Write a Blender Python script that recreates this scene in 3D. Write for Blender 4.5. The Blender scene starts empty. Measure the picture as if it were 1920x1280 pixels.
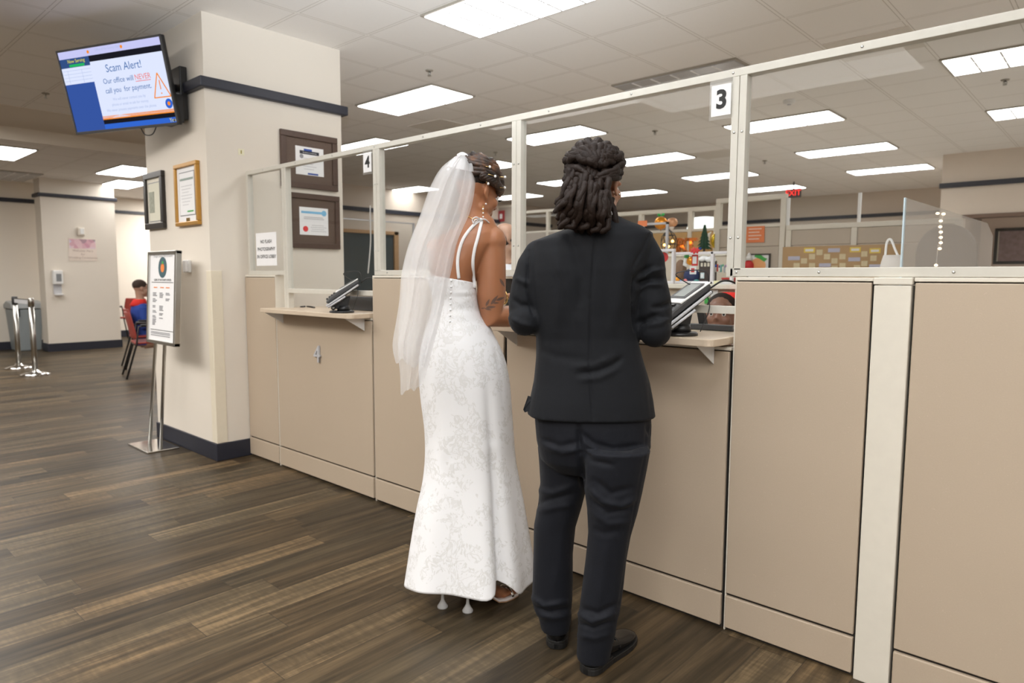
import bpy, bmesh, math, random
from mathutils import Vector, Matrix, noise
random.seed(7)
PI = math.pi
scene = bpy.context.scene
COL = scene.collection

# ------------------------------------------------------------------ camera, world, exposure
CAM = Vector((0.0, 0.0, 1.32))
RX = Vector((0.73874821, 0.67397049, 0.00385531))      # image right
RY = Vector((0.06706367, -0.06781518, -0.99544139))    # image down
RZ = Vector((-0.67063667, 0.7356391, -0.09529727))     # view direction
FPX, CX, CY = 1280.0, 960.0, 640.0
cd = bpy.data.cameras.new('camera')
cd.sensor_width = 36.0
cd.lens = 36.0 * FPX / 1920.0
cd.clip_start, cd.clip_end = 0.05, 100
cd.dof.use_dof = True
cd.dof.focus_distance = 2.45
cd.dof.aperture_fstop = 3.2
cam = bpy.data.objects.new('camera', cd)
COL.objects.link(cam)
M = Matrix((RX, -RY, -RZ)).transposed().to_4x4()
M.translation = CAM
cam.matrix_world = M
scene.camera = cam

wd = bpy.data.worlds.new('world')
scene.world = wd
wd.use_nodes = True
wd.node_tree.nodes['Background'].inputs[0].default_value = (1.0, 0.95, 0.89, 1)
wd.node_tree.nodes['Background'].inputs[1].default_value = 0.5
scene.view_settings.view_transform = 'Standard'
scene.view_settings.look = 'None'
scene.view_settings.gamma = 1.0
scene.view_settings.use_curve_mapping = False
scene.view_settings.exposure = 0.2
scene.cycles.max_bounces = 12
scene.cycles.diffuse_bounces = 8
scene.cycles.transparent_max_bounces = 24
scene.cycles.sample_clamp_indirect = 6.0
scene.cycles.use_denoising = True
LAMP_STRENGTH = 9.0

def area_light(name, loc, sx, sy, power, col=(1, 0.97, 0.93), rot=(0, 0, 0)):
    l = bpy.data.lights.new(name, 'AREA')
    l.shape = 'RECTANGLE'; l.size = sx; l.size_y = sy; l.energy = power; l.color = col
    o = bpy.data.objects.new(name, l); COL.objects.link(o)
    o.location = loc; o.rotation_euler = rot
    return o
# unseen fill lights added over the lobby and behind the column to brighten the scene
for (lx, ly, lp) in ((-2.6, -1.3, 55), (-4.6, -0.7, 100), (0.8, -1.1, 95), (1.2, -2.9, 90), (-6.7, -0.4, 45), (-8.6, 0.9, 60), (1.7, 0.9, 30), (-11.4, 0.6, 60), (-14.2, 6.4, 150)):
    area_light('lobby_fill_light', (lx, ly, 3.05 if lx > -10 else 2.9), 2.35, 1.15, lp)

# the photographer's flash, bounced off the lobby ceiling
fl = bpy.data.lights.new('bounce_flash', 'SPOT'); fl.energy = 1700; fl.color = (0.86, 0.93, 1.0)
fl.spot_size = math.radians(72); fl.spot_blend = 1.0; fl.shadow_soft_size = 0.05
fo = bpy.data.objects.new('bounce_flash', fl); COL.objects.link(fo)
fo.location = (0.05, -0.05, 1.5)
fo.rotation_euler = (Vector((-1.4, 1.15, 3.1)) - Vector((0.05, -0.05, 1.5))).to_track_quat('-Z', 'Y').to_euler()

# ------------------------------------------------------------------ geometry of the place from the photo
def ray(px, py):
    return RX * (px - CX) + RY * (py - CY) + RZ * FPX
def onz(px, py, z=0.0):
    r = ray(px, py); return CAM + r * ((z - CAM.z) / r.z)
def onx(px, py, x):
    r = ray(px, py); return CAM + r * ((x - CAM.x) / r.x)
def ony(px, py, y):
    r = ray(px, py); return CAM + r * ((y - CAM.y) / r.y)
FH = Vector((RZ.x, RZ.y, 0)).normalized()      # horizontal view direction
RH = Vector((FH.y, -FH.x, 0))                  # horizontal right
UP = Vector((0, 0, 1))
def atv(px, py, p, off=0.0):
    """point on the upright plane facing the camera through p, moved off metres away from the camera"""
    r = ray(px, py)
    d = (Vector(p) - CAM).dot(FH) + off
    return CAM + r * (d / r.dot(FH))
def topx(v):
    c = v - CAM
    z = c.dot(RZ)
    return CX + FPX * c.dot(RX) / z, CY + FPX * c.dot(RY) / z

# ------------------------------------------------------------------ node helpers and materials
class NT:
    def __init__(s, name):
        s.m = bpy.data.materials.new(name); s.m.use_nodes = True
        s.t = s.m.node_tree; s.t.nodes.clear()
        s.out = s.t.nodes.new('ShaderNodeOutputMaterial')
    def n(s, ty, **kw):
        nd = s.t.nodes.new(ty)
        for k, v in kw.items():
            if k == 'ins':
                for i, val in v.items():
                    if isinstance(val, bpy.types.NodeSocket): s.t.links.new(val, nd.inputs[i])
                    else: nd.inputs[i].default_value = val
            else: setattr(nd, k, v)
        return nd
    def math(s, op, a, b=0.0, c=0.0):
        return s.n('ShaderNodeMath', operation=op, ins={0: a, 1: b, 2: c}).outputs[0]
    def mix(s, f, a, b):
        nd = s.n('ShaderNodeMix', data_type='RGBA')
        for i, v in ((0, f), (6, a), (7, b)):
            if isinstance(v, bpy.types.NodeSocket): s.t.links.new(v, nd.inputs[i])
            else: nd.inputs[i].default_value = (*v, 1) if isinstance(v, tuple) and len(v) == 3 else v
        return nd.outputs[2]
    def pos(s, scale=(1, 1, 1), obj=True):
        tc = s.n('ShaderNodeTexCoord')
        return s.n('ShaderNodeMapping', ins={0: tc.outputs['Object' if obj else 'Generated'], 3: scale}).outputs[0]
    def noise(s, vec, scale, detail=2.0, rough=0.5, dist=0.0):
        return s.n('ShaderNodeTexNoise', ins={'Vector': vec, 'Scale': scale, 'Detail': detail, 'Roughness': rough, 'Distortion': dist}).outputs[0]
    def ramp(s, f, stops):
        r = s.n('ShaderNodeValToRGB', ins={0: f})
        e = r.color_ramp.elements
        while len(e) < len(stops): e.new(0.5)
        for el, (p, c) in zip(e, stops):
            el.position = p; el.color = (*c, 1) if len(c) == 3 else c
        return r.outputs[0]
    def bump(s, h, strength=0.2, dist=0.01):
        return s.n('ShaderNodeBump', ins={'Height': h, 'Strength': strength, 'Distance': dist}).outputs[0]
    def bsdf(s, **kw):
        b = s.n('ShaderNodeBsdfPrincipled')
        for k, v in kw.items():
            k = k.replace('_', ' ')
            if isinstance(v, bpy.types.NodeSocket): s.t.links.new(v, b.inputs[k])
            else: b.inputs[k].default_value = (*v, 1) if isinstance(v, tuple) and len(v) == 3 else v
        return b
    def done(s, sh):
        s.t.links.new(sh.outputs[0] if hasattr(sh, 'outputs') else sh, s.out.inputs[0])
        return s.m

MATS = {}
def plain(name, col, rough=0.5, metal=0.0, spec=0.5, var=0.04, nscale=30, bump=0.0, sheen=0.0, coat=0.0):
    if name in MATS: return MATS[name]
    t = NT(name); p = t.pos()
    nz = t.noise(p, nscale, 3)
    c = t.mix(nz, tuple(max(0, x * (1 - var)) for x in col), tuple(min(1, x * (1 + var)) for x in col))
    kw = dict(Base_Color=c, Roughness=rough, Metallic=metal)
    b = t.bsdf(**kw)
    b.inputs['Specular IOR Level'].default_value = spec
    if sheen: b.inputs['Sheen Weight'].default_value = sheen
    if coat: b.inputs['Coat Weight'].default_value = coat
    if bump: t.t.links.new(t.bump(t.noise(p, nscale * 4, 3), bump, 0.003), b.inputs['Normal'])
    MATS[name] = t.done(b)
    return MATS[name]

def emit(name, col, strength):
    if name in MATS: return MATS[name]
    t = NT(name)
    e = t.n('ShaderNodeEmission', ins={0: (*col, 1), 1: strength})
    MATS[name] = t.done(e); return MATS[name]

def clear_pane(name, tint=(0.97, 0.98, 0.98), ior=1.45, rough=0.0, haze=0.0, hcol=(0.8, 0.78, 0.75)):
    t = NT(name)
    tr = t.n('ShaderNodeBsdfTransparent', ins={0: (*tint, 1)})
    gl = t.n('ShaderNodeBsdfGlossy', ins={0: (1, 1, 1, 1), 1: rough})
    lw = t.n('ShaderNodeLayerWeight', ins={0: 0.5})
    fr = t.math('ADD', 0.009, t.math('MULTIPLY', t.math('POWER', lw.outputs[1], 5.0), 0.32))
    mx = t.n('ShaderNodeMixShader', ins={0: fr, 1: tr.outputs[0], 2: gl.outputs[0]})
    if haze:
        df = t.n('ShaderNodeBsdfDiffuse', ins={0: (*hcol, 1)})
        mx = t.n('ShaderNodeMixShader', ins={0: haze, 1: mx.outputs[0], 2: df.outputs[0]})
    MATS[name] = t.done(mx); return MATS[name]

def floor_mat():
    t = NT('wood_plank_floor')
    tc = t.n('ShaderNodeTexCoord')
    xyz = t.n('ShaderNodeSeparateXYZ', ins={0: tc.outputs['Object']})
    x, y = xyz.outputs[0], xyz.outputs[1]
    W, L = 0.152, 1.05
    u = t.math('DIVIDE', x, W); row = t.math('FLOOR', u)
    rn = t.n('ShaderNodeTexWhiteNoise', noise_dimensions='1D', ins={'W': row}).outputs[0]
    v = t.math('ADD', t.math('DIVIDE', y, L), t.math('MULTIPLY', rn, 7.31)); colm = t.math('FLOOR', v)
    idv = t.n('ShaderNodeCombineXYZ', ins={0: row, 1: colm, 2: 0.0}).outputs[0]
    wn = t.n('ShaderNodeTexWhiteNoise', noise_dimensions='2D', ins={'Vector': idv})
    pid = wn.outputs[0]
    off = t.math('MULTIPLY', pid, 37.0)
    gv = t.n('ShaderNodeCombineXYZ', ins={0: t.math('MULTIPLY', x, 24.0), 1: t.math('MULTIPLY', y, 1.3), 2: off}).outputs[0]
    g1 = t.noise(gv, 1.0, 5, 0.6, 0.35)
    gv2 = t.n('ShaderNodeCombineXYZ', ins={0: t.math('MULTIPLY', x, 90.0), 1: t.math('MULTIPLY', y, 4.0), 2: off}).outputs[0]
    g2 = t.noise(gv2, 1.0, 3, 0.6)
    sv = t.n('ShaderNodeCombineXYZ', ins={0: t.math('MULTIPLY', x, 14.0), 1: t.math('MULTIPLY', y, 55.0), 2: off}).outputs[0]
    saw = t.noise(sv, 1.0, 2, 0.5, 0.4)                       # faint cross saw marks
    f = t.math('ADD', t.math('MULTIPLY', g1, 0.95), t.math('MULTIPLY', t.math('SUBTRACT', pid, 0.5), 0.30))
    f = t.math('ADD', f, t.math('MULTIPLY', t.math('SUBTRACT', g2, 0.5), 0.25))
    f = t.math('ADD', f, t.math('MULTIPLY', t.math('SUBTRACT', saw, 0.5), t.math('MULTIPLY', t.math('GREATER_THAN', pid, 0.6), 0.22)))
    base = t.ramp(f, [(0.25, (0.022, 0.0155, 0.009)), (0.45, (0.058, 0.039, 0.021)), (0.6, (0.11, 0.073, 0.038)), (0.8, (0.24, 0.155, 0.078))])
    grey = t.ramp(f, [(0.25, (0.025, 0.020, 0.013)), (0.6, (0.072, 0.057, 0.035)), (0.8, (0.15, 0.115, 0.068))])
    c = t.mix(t.math('MULTIPLY', wn.outputs[1], 0.8), base, grey)
    fu = t.math('FRACT', u); fv = t.math('FRACT', v)
    eu = t.math('LESS_THAN', t.math('MINIMUM', fu, t.math('SUBTRACT', 1.0, fu)), 0.010)
    ev = t.math('LESS_THAN', t.math('MINIMUM', fv, t.math('SUBTRACT', 1.0, fv)), 0.0016)
    gap = t.math('MAXIMUM', eu, ev)
    c = t.mix(t.math('MULTIPLY', gap, 0.65), c, (0.03, 0.024, 0.018))
    rough = t.math('ADD', 0.30, t.math('MULTIPLY', g2, 0.16))
    b = t.bsdf(Base_Color=c, Roughness=rough, Normal=t.bump(t.math('SUBTRACT', g2, t.math('MULTIPLY', gap, 1.5)), 0.12, 0.002))
    b.inputs['Specular IOR Level'].default_value = 0.22
    return t.done(b)

def ceiling_mat():
    t = NT('ceiling_tiles')
    tc = t.n('ShaderNodeTexCoord')
    xyz = t.n('ShaderNodeSeparateXYZ', ins={0: tc.outputs['Object']})
    u = t.math('FRACT', t.math('DIVIDE', t.math('ADD', xyz.outputs[0], 1.307), 0.60))
    v = t.math('FRACT', t.math('DIVIDE', t.math('SUBTRACT', xyz.outputs[1], 3.13), 0.57))
    du = t.math('MINIMUM', u, t.math('SUBTRACT', 1.0, u)); dv = t.math('MINIMUM', v, t.math('SUBTRACT', 1.0, v))
    d = t.math('MINIMUM', du, dv)
    bar = t.math('LESS_THAN', d, 0.017)
    edge = t.math('SUBTRACT', t.math('LESS_THAN', d, 0.026), bar)
    nz = t.noise(tc.outputs['Object'], 160, 3, 0.6)
    pits = t.math('LESS_THAN', nz, 0.36)
    tile = t.mix(pits, (0.90, 0.875, 0.845), (0.83, 0.80, 0.765))
    c = t.mix(bar, tile, (0.90, 0.875, 0.84))
    c = t.mix(t.math('MULTIPLY', edge, 0.55), c, (0.40, 0.36, 0.31))  # shadow gap beside the grid bars painted in as a darker line
    h = t.math('SUBTRACT', t.math('MULTIPLY', bar, 0.5), t.math('MULTIPLY', edge, 1.0))
    b = t.bsdf(Base_Color=c, Roughness=0.9, Normal=t.bump(h, 0.25, 0.004))
    return t.done(b)

def laminate():
    t = NT('tan_fibre_laminate'); p = t.pos()
    n1 = t.noise(p, 3.0, 3); n2 = t.noise(p, 240, 2)
    n3 = t.noise(p, 60, 4, 0.75, 3.0)
    c = t.mix(n1, (0.465, 0.375, 0.28), (0.50, 0.405, 0.305))
    c = t.mix(t.math('MULTIPLY', n2, 0.35), c, (0.37, 0.30, 0.23))
    fib = t.math('MULTIPLY', t.math('GREATER_THAN', n3, 0.67), 0.35)
    c = t.mix(fib, c, (0.68, 0.56, 0.44))
    return t.done(t.bsdf(Base_Color=c, Roughness=0.55))

def lace():
    t = NT('white_jacquard_satin'); p = t.pos()
    wv = t.noise(p, 9, 3, 0.55, 1.2)
    pv = t.n('ShaderNodeVectorMath', operation='ADD', ins={0: p, 1: t.n('ShaderNodeVectorMath', operation='SCALE', ins={0: t.n('ShaderNodeTexNoise', ins={'Vector': p, 'Scale': 14.0}).outputs[1], 'Scale': 0.10}).outputs[0]}).outputs[0]
    vo = t.n('ShaderNodeTexVoronoi', feature='DISTANCE_TO_EDGE', ins={'Vector': pv, 'Scale': 26.0})
    sv = t.n('ShaderNodeMapping', ins={0: pv, 2: (0.3, 0.4, 0.6), 3: (110, 110, 42)}).outputs[0]
    leaf = t.noise(sv, 1.0, 2, 0.5, 0.6)
    m = t.math('MULTIPLY', t.math('GREATER_THAN', leaf, 0.56), t.math('GREATER_THAN', wv, 0.49))
    v = t.math('MULTIPLY', t.math('LESS_THAN', vo.outputs[0], 0.06), t.math('GREATER_THAN', wv, 0.5))
    pat = t.math('MAXIMUM', m, t.math('MULTIPLY', v, 0.7))
    c = t.mix(pat, (0.87, 0.875, 0.895), (0.75, 0.75, 0.75))
    r = t.math('SUBTRACT', 0.6, t.math('MULTIPLY', pat, 0.3))
    b = t.bsdf(Base_Color=c, Roughness=r, Normal=t.bump(pat, 0.35, 0.002))
    b.inputs['Sheen Weight'].default_value = 0.15
    return t.done(b)

def tulle(name, dens):
    t = NT(name); p = t.pos()
    tr = t.n('ShaderNodeBsdfTransparent', ins={0: (1, 1, 1, 1)})
    df = t.n('ShaderNodeBsdfDiffuse', ins={0: (0.95, 0.95, 0.96, 1)})
    tl = t.n('ShaderNodeBsdfTranslucent', ins={0: (0.95, 0.95, 0.96, 1)})
    cl = t.n('ShaderNodeMixShader', ins={0: 0.45, 1: df.outputs[0], 2: tl.outputs[0]})
    nz = t.noise(p, 5, 2)
    f = t.math('ADD', dens - 0.06, t.math('MULTIPLY', nz, 0.12))
    mx = t.n('ShaderNodeMixShader', ins={0: f, 1: tr.outputs[0], 2: cl.outputs[0]})
    return t.done(mx)

def skin(name, col, sss=0.12):
    t = NT(name); p = t.pos()
    c = t.mix(t.noise(p, 14, 4), tuple(x * 0.9 for x in col), tuple(min(1, x * 1.1) for x in col))
    b = t.bsdf(Base_Color=c, Roughness=0.42, Normal=t.bump(t.noise(p, 260, 3), 0.06, 0.001))
    b.inputs['Subsurface Weight'].default_value = sss
    b.inputs['Subsurface Radius'].default_value = (0.02, 0.008, 0.004)
    b.inputs['Subsurface Scale'].default_value = 0.4
    return t.done(b)

def suit(name, col):
    t = NT(name); p = t.pos()
    w = t.n('ShaderNodeMapping', ins={0: p, 3: (900, 900, 300)}).outputs[0]
    c = t.mix(t.noise(p, 4, 3), tuple(x * 0.85 for x in col), tuple(x * 1.15 for x in col))
    b = t.bsdf(Base_Color=c, Roughness=0.72, Normal=t.bump(t.math('ADD', t.math('MULTIPLY', t.noise(p, 7, 3, 0.5, 0.8), 6.0), t.noise(w, 1.0, 2)), 0.16, 0.004))
    b.inputs['Sheen Weight'].default_value = 0.03
    b.inputs['Specular IOR Level'].default_value = 0.2
    return t.done(b)

M_floor = floor_mat(); M_ceil = ceiling_mat(); M_lam = laminate(); M_lace = lace()
M_wall = plain('cream_wall_paint', (0.75, 0.69, 0.605), 0.75, var=0.015, nscale=3, bump=0.04)
M_navy = plain('navy_trim', (0.018, 0.02, 0.032), 0.45)
M_cream = plain('cream_metal', (0.72, 0.675, 0.585), 0.4)
M_greige = plain('greige_frame_metal', (0.60, 0.575, 0.51), 0.38)
M_glass = clear_pane('clear_screen_pane')
M_acryl = clear_pane('clear_acrylic', haze=0.12)
M_black = plain('black_plastic', (0.012, 0.012, 0.013), 0.35)
M_dgrey = plain('charcoal_plastic', (0.05, 0.05, 0.052), 0.45)
M_grey = plain('grey_plastic', (0.23, 0.24, 0.25), 0.5)
M_lgrey = plain('silver_plastic', (0.5, 0.5, 0.52), 0.35)
M_white = plain('white_plastic', (0.82, 0.82, 0.81), 0.4)
M_paper = plain('white_paper', (0.86, 0.86, 0.87), 0.8, var=0.02)
M_steel = plain('brushed_steel', (0.55, 0.54, 0.51), 0.28, metal=1.0)
M_chrome = plain('polished_steel', (0.75, 0.74, 0.72), 0.12, metal=1.0)
M_gold = plain('gold_metal', (0.75, 0.52, 0.2), 0.25, metal=1.0)
M_tan = plain('tan_cloth_panel', (0.52, 0.45, 0.37), 0.85, bump=0.15, nscale=80)
M_taupe = plain('taupe_cloth_panel', (0.42, 0.37, 0.32), 0.9, bump=0.15, nscale=80)
M_ink = plain('black_ink', (0.02, 0.02, 0.02), 0.7)
M_red = plain('red_paint', (0.6, 0.03, 0.03), 0.5)
M_orange = plain('orange_print', (0.85, 0.25, 0.05), 0.6)
M_green = plain('green_print', (0.06, 0.4, 0.08), 0.6)
M_blue = plain('blue_print', (0.02, 0.07, 0.35), 0.6)

# ------------------------------------------------------------------ mesh helpers
class MB:
    def __init__(s): s.v = []; s.f = []
    def add(s, vs, fs):
        b = len(s.v); s.v += [Vector(v) for v in vs]; s.f += [[b + i for i in f] for f in fs]; return s
    def box(s, x0, x1, y0, y1, z0, z1, mt=None):
        vs = [Vector((x, y, z)) for z in (z0, z1) for y in (y0, y1) for x in (x0, x1)]
        if mt: vs = [mt @ v for v in vs]
        return s.add(vs, [(0, 2, 3, 1), (4, 5, 7, 6), (0, 1, 5, 4), (2, 6, 7, 3), (0, 4, 6, 2), (1, 3, 7, 5)])
    def prism(s, poly, d, mt=None):
        """polygon of 3-D points extruded by vector d"""
        p = [Vector(q) for q in poly]; d = Vector(d); n = len(p)
        vs = p + [q + d for q in p]
        if mt: vs = [mt @ v for v in vs]
        return s.add(vs, [list(range(n))[::-1], list(range(n, 2 * n))] + [(i, (i + 1) % n, n + (i + 1) % n, n + i) for i in range(n)])
    def loft(s, rings, caps=(True, True), closed=True):
        n = len(rings[0]); vs = [v for r in rings for v in r]; fs = []
        for k in range(len(rings) - 1):
            for i in range(n if closed else n - 1):
                j = (i + 1) % n
                fs.append((k * n + i, k * n + j, (k + 1) * n + j, (k + 1) * n + i))
        if caps[0]: fs.append(list(range(n))[::-1])
        if caps[1]: fs.append([(len(rings) - 1) * n + i for i in range(n)])
        return s.add(vs, fs)
    def tube(s, pts, rad, n=10, caps=True, flat=1.0, ref=None):
        pts = [Vector(p) for p in pts]
        if not isinstance(rad, (list, tuple)): rad = [rad] * len(pts)
        rings = []; u = None
        for i, p in enumerate(pts):
            t = (pts[min(i + 1, len(pts) - 1)] - pts[max(i - 1, 0)])
            t = t.normalized() if t.length > 1e-9 else Vector((0, 0, 1))
            if u is None:
                u = ref if ref is not None else (UP if abs(t.z) < 0.9 else Vector((1, 0, 0)))
            u = (u - t * u.dot(t)).normalized(); w = t.cross(u)
            rings.append([p + (u * math.cos(2 * PI * k / n) * flat + w * math.sin(2 * PI * k / n)) * rad[i] for k in range(n)])
        return s.loft(rings, (caps, caps))
    def ell(s, c, r, mt=None, n=16, m=10):
        c = Vector(c)
        if not isinstance(r, (list, tuple)): r = (r, r, r)
        vs = []; fs = []
        for i in range(1, m):
            th = PI * i / m
            for k in range(n):
                ph = 2 * PI * k / n
                vs.append(Vector((r[0] * math.sin(th) * math.cos(ph), r[1] * math.sin(th) * math.sin(ph), r[2] * math.cos(th))))
        vs += [Vector((0, 0, r[2])), Vector((0, 0, -r[2]))]
        for i in range(m - 2):
            for k in range(n):
                j = (k + 1) % n
                fs.append((i * n + k, (i + 1) * n + k, (i + 1) * n + j, i * n + j))
        T, B = len(vs) - 2, len(vs) - 1
        for k in range(n):
            j = (k + 1) % n
            fs.append((T, k, j)); fs.append((B, (m - 2) * n + j, (m - 2) * n + k))
        vs = [((mt.to_3x3() @ v) if mt else v) + c for v in vs]
        return s.add(vs, fs)
    def lathe(s, prof, c=(0, 0, 0), n=24, mt=None):
        c = Vector(c)
        rings = [[Vector((r * math.cos(2 * PI * k / n), r * math.sin(2 * PI * k / n), z)) for k in range(n)] for r, z in prof]
        rings = [[(mt @ v if mt else v) + c for v in r] for r in rings]
        return s.loft(rings)
    def frame(s, x0, x1, z0, z1, w, y0, y1, mt=None):
        """rectangular frame in the xz plane"""
        s.box(x0, x1, y0, y1, z1 - w, z1, mt); s.box(x0, x1, y0, y1, z0, z0 + w, mt)
        s.box(x0, x0 + w, y0, y1, z0 + w, z1 - w, mt); s.box(x1 - w, x1, y0, y1, z0 + w, z1 - w, mt); return s
    def mesh(s, name):
        me = bpy.data.meshes.new(name); me.from_pydata([tuple(v) for v in s.v], [], s.f); me.update(); return me
    def build(s, name, mat, parent=None, smooth=False, bevel=0.0, seg=2):
        me = s.mesh(name); return link(name, me, mat, parent, smooth, bevel, seg)
    def blob(s, name, mat, parent=None, voxel=0.006, smooth=4, post=None, fac=0.5):
        """closed overlapping shapes grown together into one continuous surface"""
        me = s.mesh(name + '_src'); o = bpy.data.objects.new(name + '_src', me); COL.objects.link(o)
        bm = bmesh.new(); bm.from_mesh(me); bmesh.ops.recalc_face_normals(bm, faces=bm.faces); bm.to_mesh(me); bm.free()
        r = o.modifiers.new('r', 'REMESH'); r.mode = 'VOXEL'; r.voxel_size = voxel
        if smooth:
            q = o.modifiers.new('s', 'SMOOTH'); q.factor = fac; q.iterations = smooth
        dg = bpy.context.evaluated_depsgraph_get()
        nm = bpy.data.meshes.new_from_object(o.evaluated_get(dg)); nm.name = name
        bpy.data.objects.remove(o); bpy.data.meshes.remove(me)
        if post: post(nm)
        return link(name, nm, mat, parent, True)

def link(name, me, mat, parent=None, smooth=False, bevel=0.0, seg=2):
    o = bpy.data.objects.new(name, me); COL.objects.link(o)
    if mat is not None:
        me.materials.clear(); me.materials.append(mat)
    bm = bmesh.new(); bm.from_mesh(me); bmesh.ops.recalc_face_normals(bm, faces=bm.faces); bm.to_mesh(me); bm.free()
    if smooth: me.shade_smooth()
    if bevel:
        b = o.modifiers.new('bevel', 'BEVEL'); b.width = bevel; b.segments = seg; b.limit_method = 'ANGLE'; b.angle_limit = 0.6
    if parent is not None: attach(o, parent)
    return o
WM = {}
def world_of(o):
    m = WM.get(o.name)
    return m if m is not None else Matrix.Identity(4)
def attach(o, parent):
    o.parent = parent; o.matrix_parent_inverse = world_of(parent).inverted()
def thing(name, label, cat, loc=(0, 0, 0), group=None):
    o = bpy.data.objects.new(name, None); COL.objects.link(o)
    o.location = loc; o.empty_display_size = 0.05
    WM[o.name] = Matrix.Translation(Vector(loc))
    return tag(o, label, cat, group)
def tag(o, label, cat, group=None):
    o['label'] = label; o['category'] = cat
    if group: o['group'] = group
    return o
def struct(name, mb, mat, bevel=0.0, label=None):
    o = mb.build(name, mat, None, False, bevel); o['kind'] = 'structure'
    if label: o['label'] = label
    return o
def dup(root, loc, rz, label=None, group=None):
    r = root.copy(); COL.objects.link(r); r.location = loc; r.rotation_euler = (0, 0, rz)
    if label: r['label'] = label
    if group: r['group'] = group
    for ch in list(root.children):
        c = ch.copy(); COL.objects.link(c); c.parent = r
        for g in list(ch.children):
            d = g.copy(); COL.objects.link(d); d.parent = c
    return r
def text(name, body, size, mt, mat, parent=None, align='CENTER', ext=0.0, bold=0.0, spacing=1.0):
    """flat lettering: text x/y axes follow mt's x/y axes"""
    cu = bpy.data.curves.new(name, 'FONT'); cu.body = body; cu.size = size; cu.align_x = align; cu.align_y = 'CENTER'
    cu.extrude = ext; cu.offset = bold; cu.space_line = spacing; cu.resolution_u = 3
    o = bpy.data.objects.new(name + '_src', cu); COL.objects.link(o)
    dg = bpy.context.evaluated_depsgraph_get()
    me = bpy.data.meshes.new_from_object(o.evaluated_get(dg)); me.name = name
    bpy.data.objects.remove(o); bpy.data.curves.remove(cu)
    me.transform(mt)
    return link(name, me, mat, parent)
def basis(o, x, y):
    x = Vector(x).normalized(); y = Vector(y); y = (y - x * x.dot(y)).normalized(); z = x.cross(y)
    m = Matrix((x, y, z)).transposed().to_4x4(); m.translation = Vector(o); return m
def sph(px, py, p, off=0.0): return atv(px, py, p, off)
def spline(pts, n):
    """Catmull-Rom through pts"""
    pts = [Vector(p) for p in pts]; out = []
    P_ = [pts[0] * 2 - pts[1]] + pts + [pts[-1] * 2 - pts[-2]]
    for i in range(len(pts) - 1):
        a, b, c, d = P_[i:i + 4]
        for k in range(n):
            t = k / n
            out.append(0.5 * ((2 * b) + (c - a) * t + (2 * a - 5 * b + 4 * c - d) * t * t + (3 * b - a - 3 * c + d) * t ** 3))
    out.append(pts[-1]); return out

# ------------------------------------------------------------------ the room
ZC = 3.08
C1X = -5.3
struct('floor', MB().box(-18, 4, -5, 2.40, -0.1, 0).box(-18, C1X, 2.40, 17, -0.1, 0), M_floor)
struct('floor_office', MB().box(C1X, 4, 2.40, 17, -0.1, 0), plain('pale_bounce_carpet', (0.64, 0.60, 0.54), 0.95, var=0.15, nscale=200, bump=0.2))  # unseen carpet made pale to bounce light up to the office ceiling
struct('wall_light_block', MB().box(-18, -0.5, -5.1, -4.9, 0, ZC), M_wall)  # unseen wall added to keep world light out of the lobby's left side
struct('ceiling', MB().box(-18, 4, -5, 17, ZC, ZC + 0.1), M_ceil)
C1 = (-5.83, -4.753, 2.11, 3.19)
def trim_bar(p0, p1, d, h=0.075):
    """coved chair-rail bar along p0-p1 sticking out by vector d"""
    p0, p1, d = Vector(p0), Vector(p1), Vector(d)
    prof = [(0, -h / 2), (0.35, -h / 2), (0.75, -h * 0.15), (1, h * 0.3), (1, h / 2), (0, h / 2)]
    return [[p + d * a + UP * b for a, b in prof] for p in (p0, p1)]
struct('wall_column', MB().box(C1[0], C1[1], C1[2], C1[3], 0, ZC), M_wall)
tz = 2.62
tb = MB()
tb.box(C1[0] - 0.042, C1[1] + 0.042, C1[2] - 0.042, C1[3] + 0.042, tz - 0.04, tz + 0.03)
struct('trim_1', tb, M_navy, 0.008)
bb = MB()
bb.box(C1[0] - 0.012, C1[1] + 0.012, C1[2] - 0.012, 2.36, 0, 0.125)
struct('baseboard_column', bb, M_navy, 0.004)
# far column on the left
struct('wall_column_far', MB().box(-14.0, -13.65, 3.24, 4.37, 0, ZC), M_wall)
tb = MB().box(-14.0, -13.61, 3.2, 4.41, 2.62, 2.68); struct('trim_2', tb, M_navy, 0.01)
struct('baseboard_column_far', MB().box(-14.0, -13.635, 3.225, 4.385, 0, 0.14), M_navy)
# left walls
struct('wall_left', MB().box(-14.75, -14.6, -5, 4.3, 0, ZC), M_wall)
struct('trim_3', MB().box(-14.6, -14.55, -5, 4.3, 2.57, 2.64), M_navy, 0.01)
struct('baseboard_left', MB().box(-14.6, -14.585, -5, 4.3, 0, 0.14), M_navy)
struct('wall_left_far', MB().box(-16.1, -15.9, 4.0, 17, 0, ZC), M_wall)
struct('trim_4', MB().box(-15.9, -15.86, 4.0, 17, 2.6, 2.66), M_navy)
struct('baseboard_left_far', MB().box(-15.9, -15.885, 4.3, 17, 0, 0.14), M_navy)
ZL = 2.925
struct('ceiling_lower', MB().box(-18, -10.1, -5, 6.6, ZL, ZC), M_ceil)
struct('ceiling_soffit', MB().box(-10.1, -10.085, -5, 6.6, ZL - 0.004, ZC), M_wall)
struct('ceiling_border', MB().box(-10.085, -8.85, -5, 4.6, ZC - 0.006, ZC), M_wall)
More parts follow.
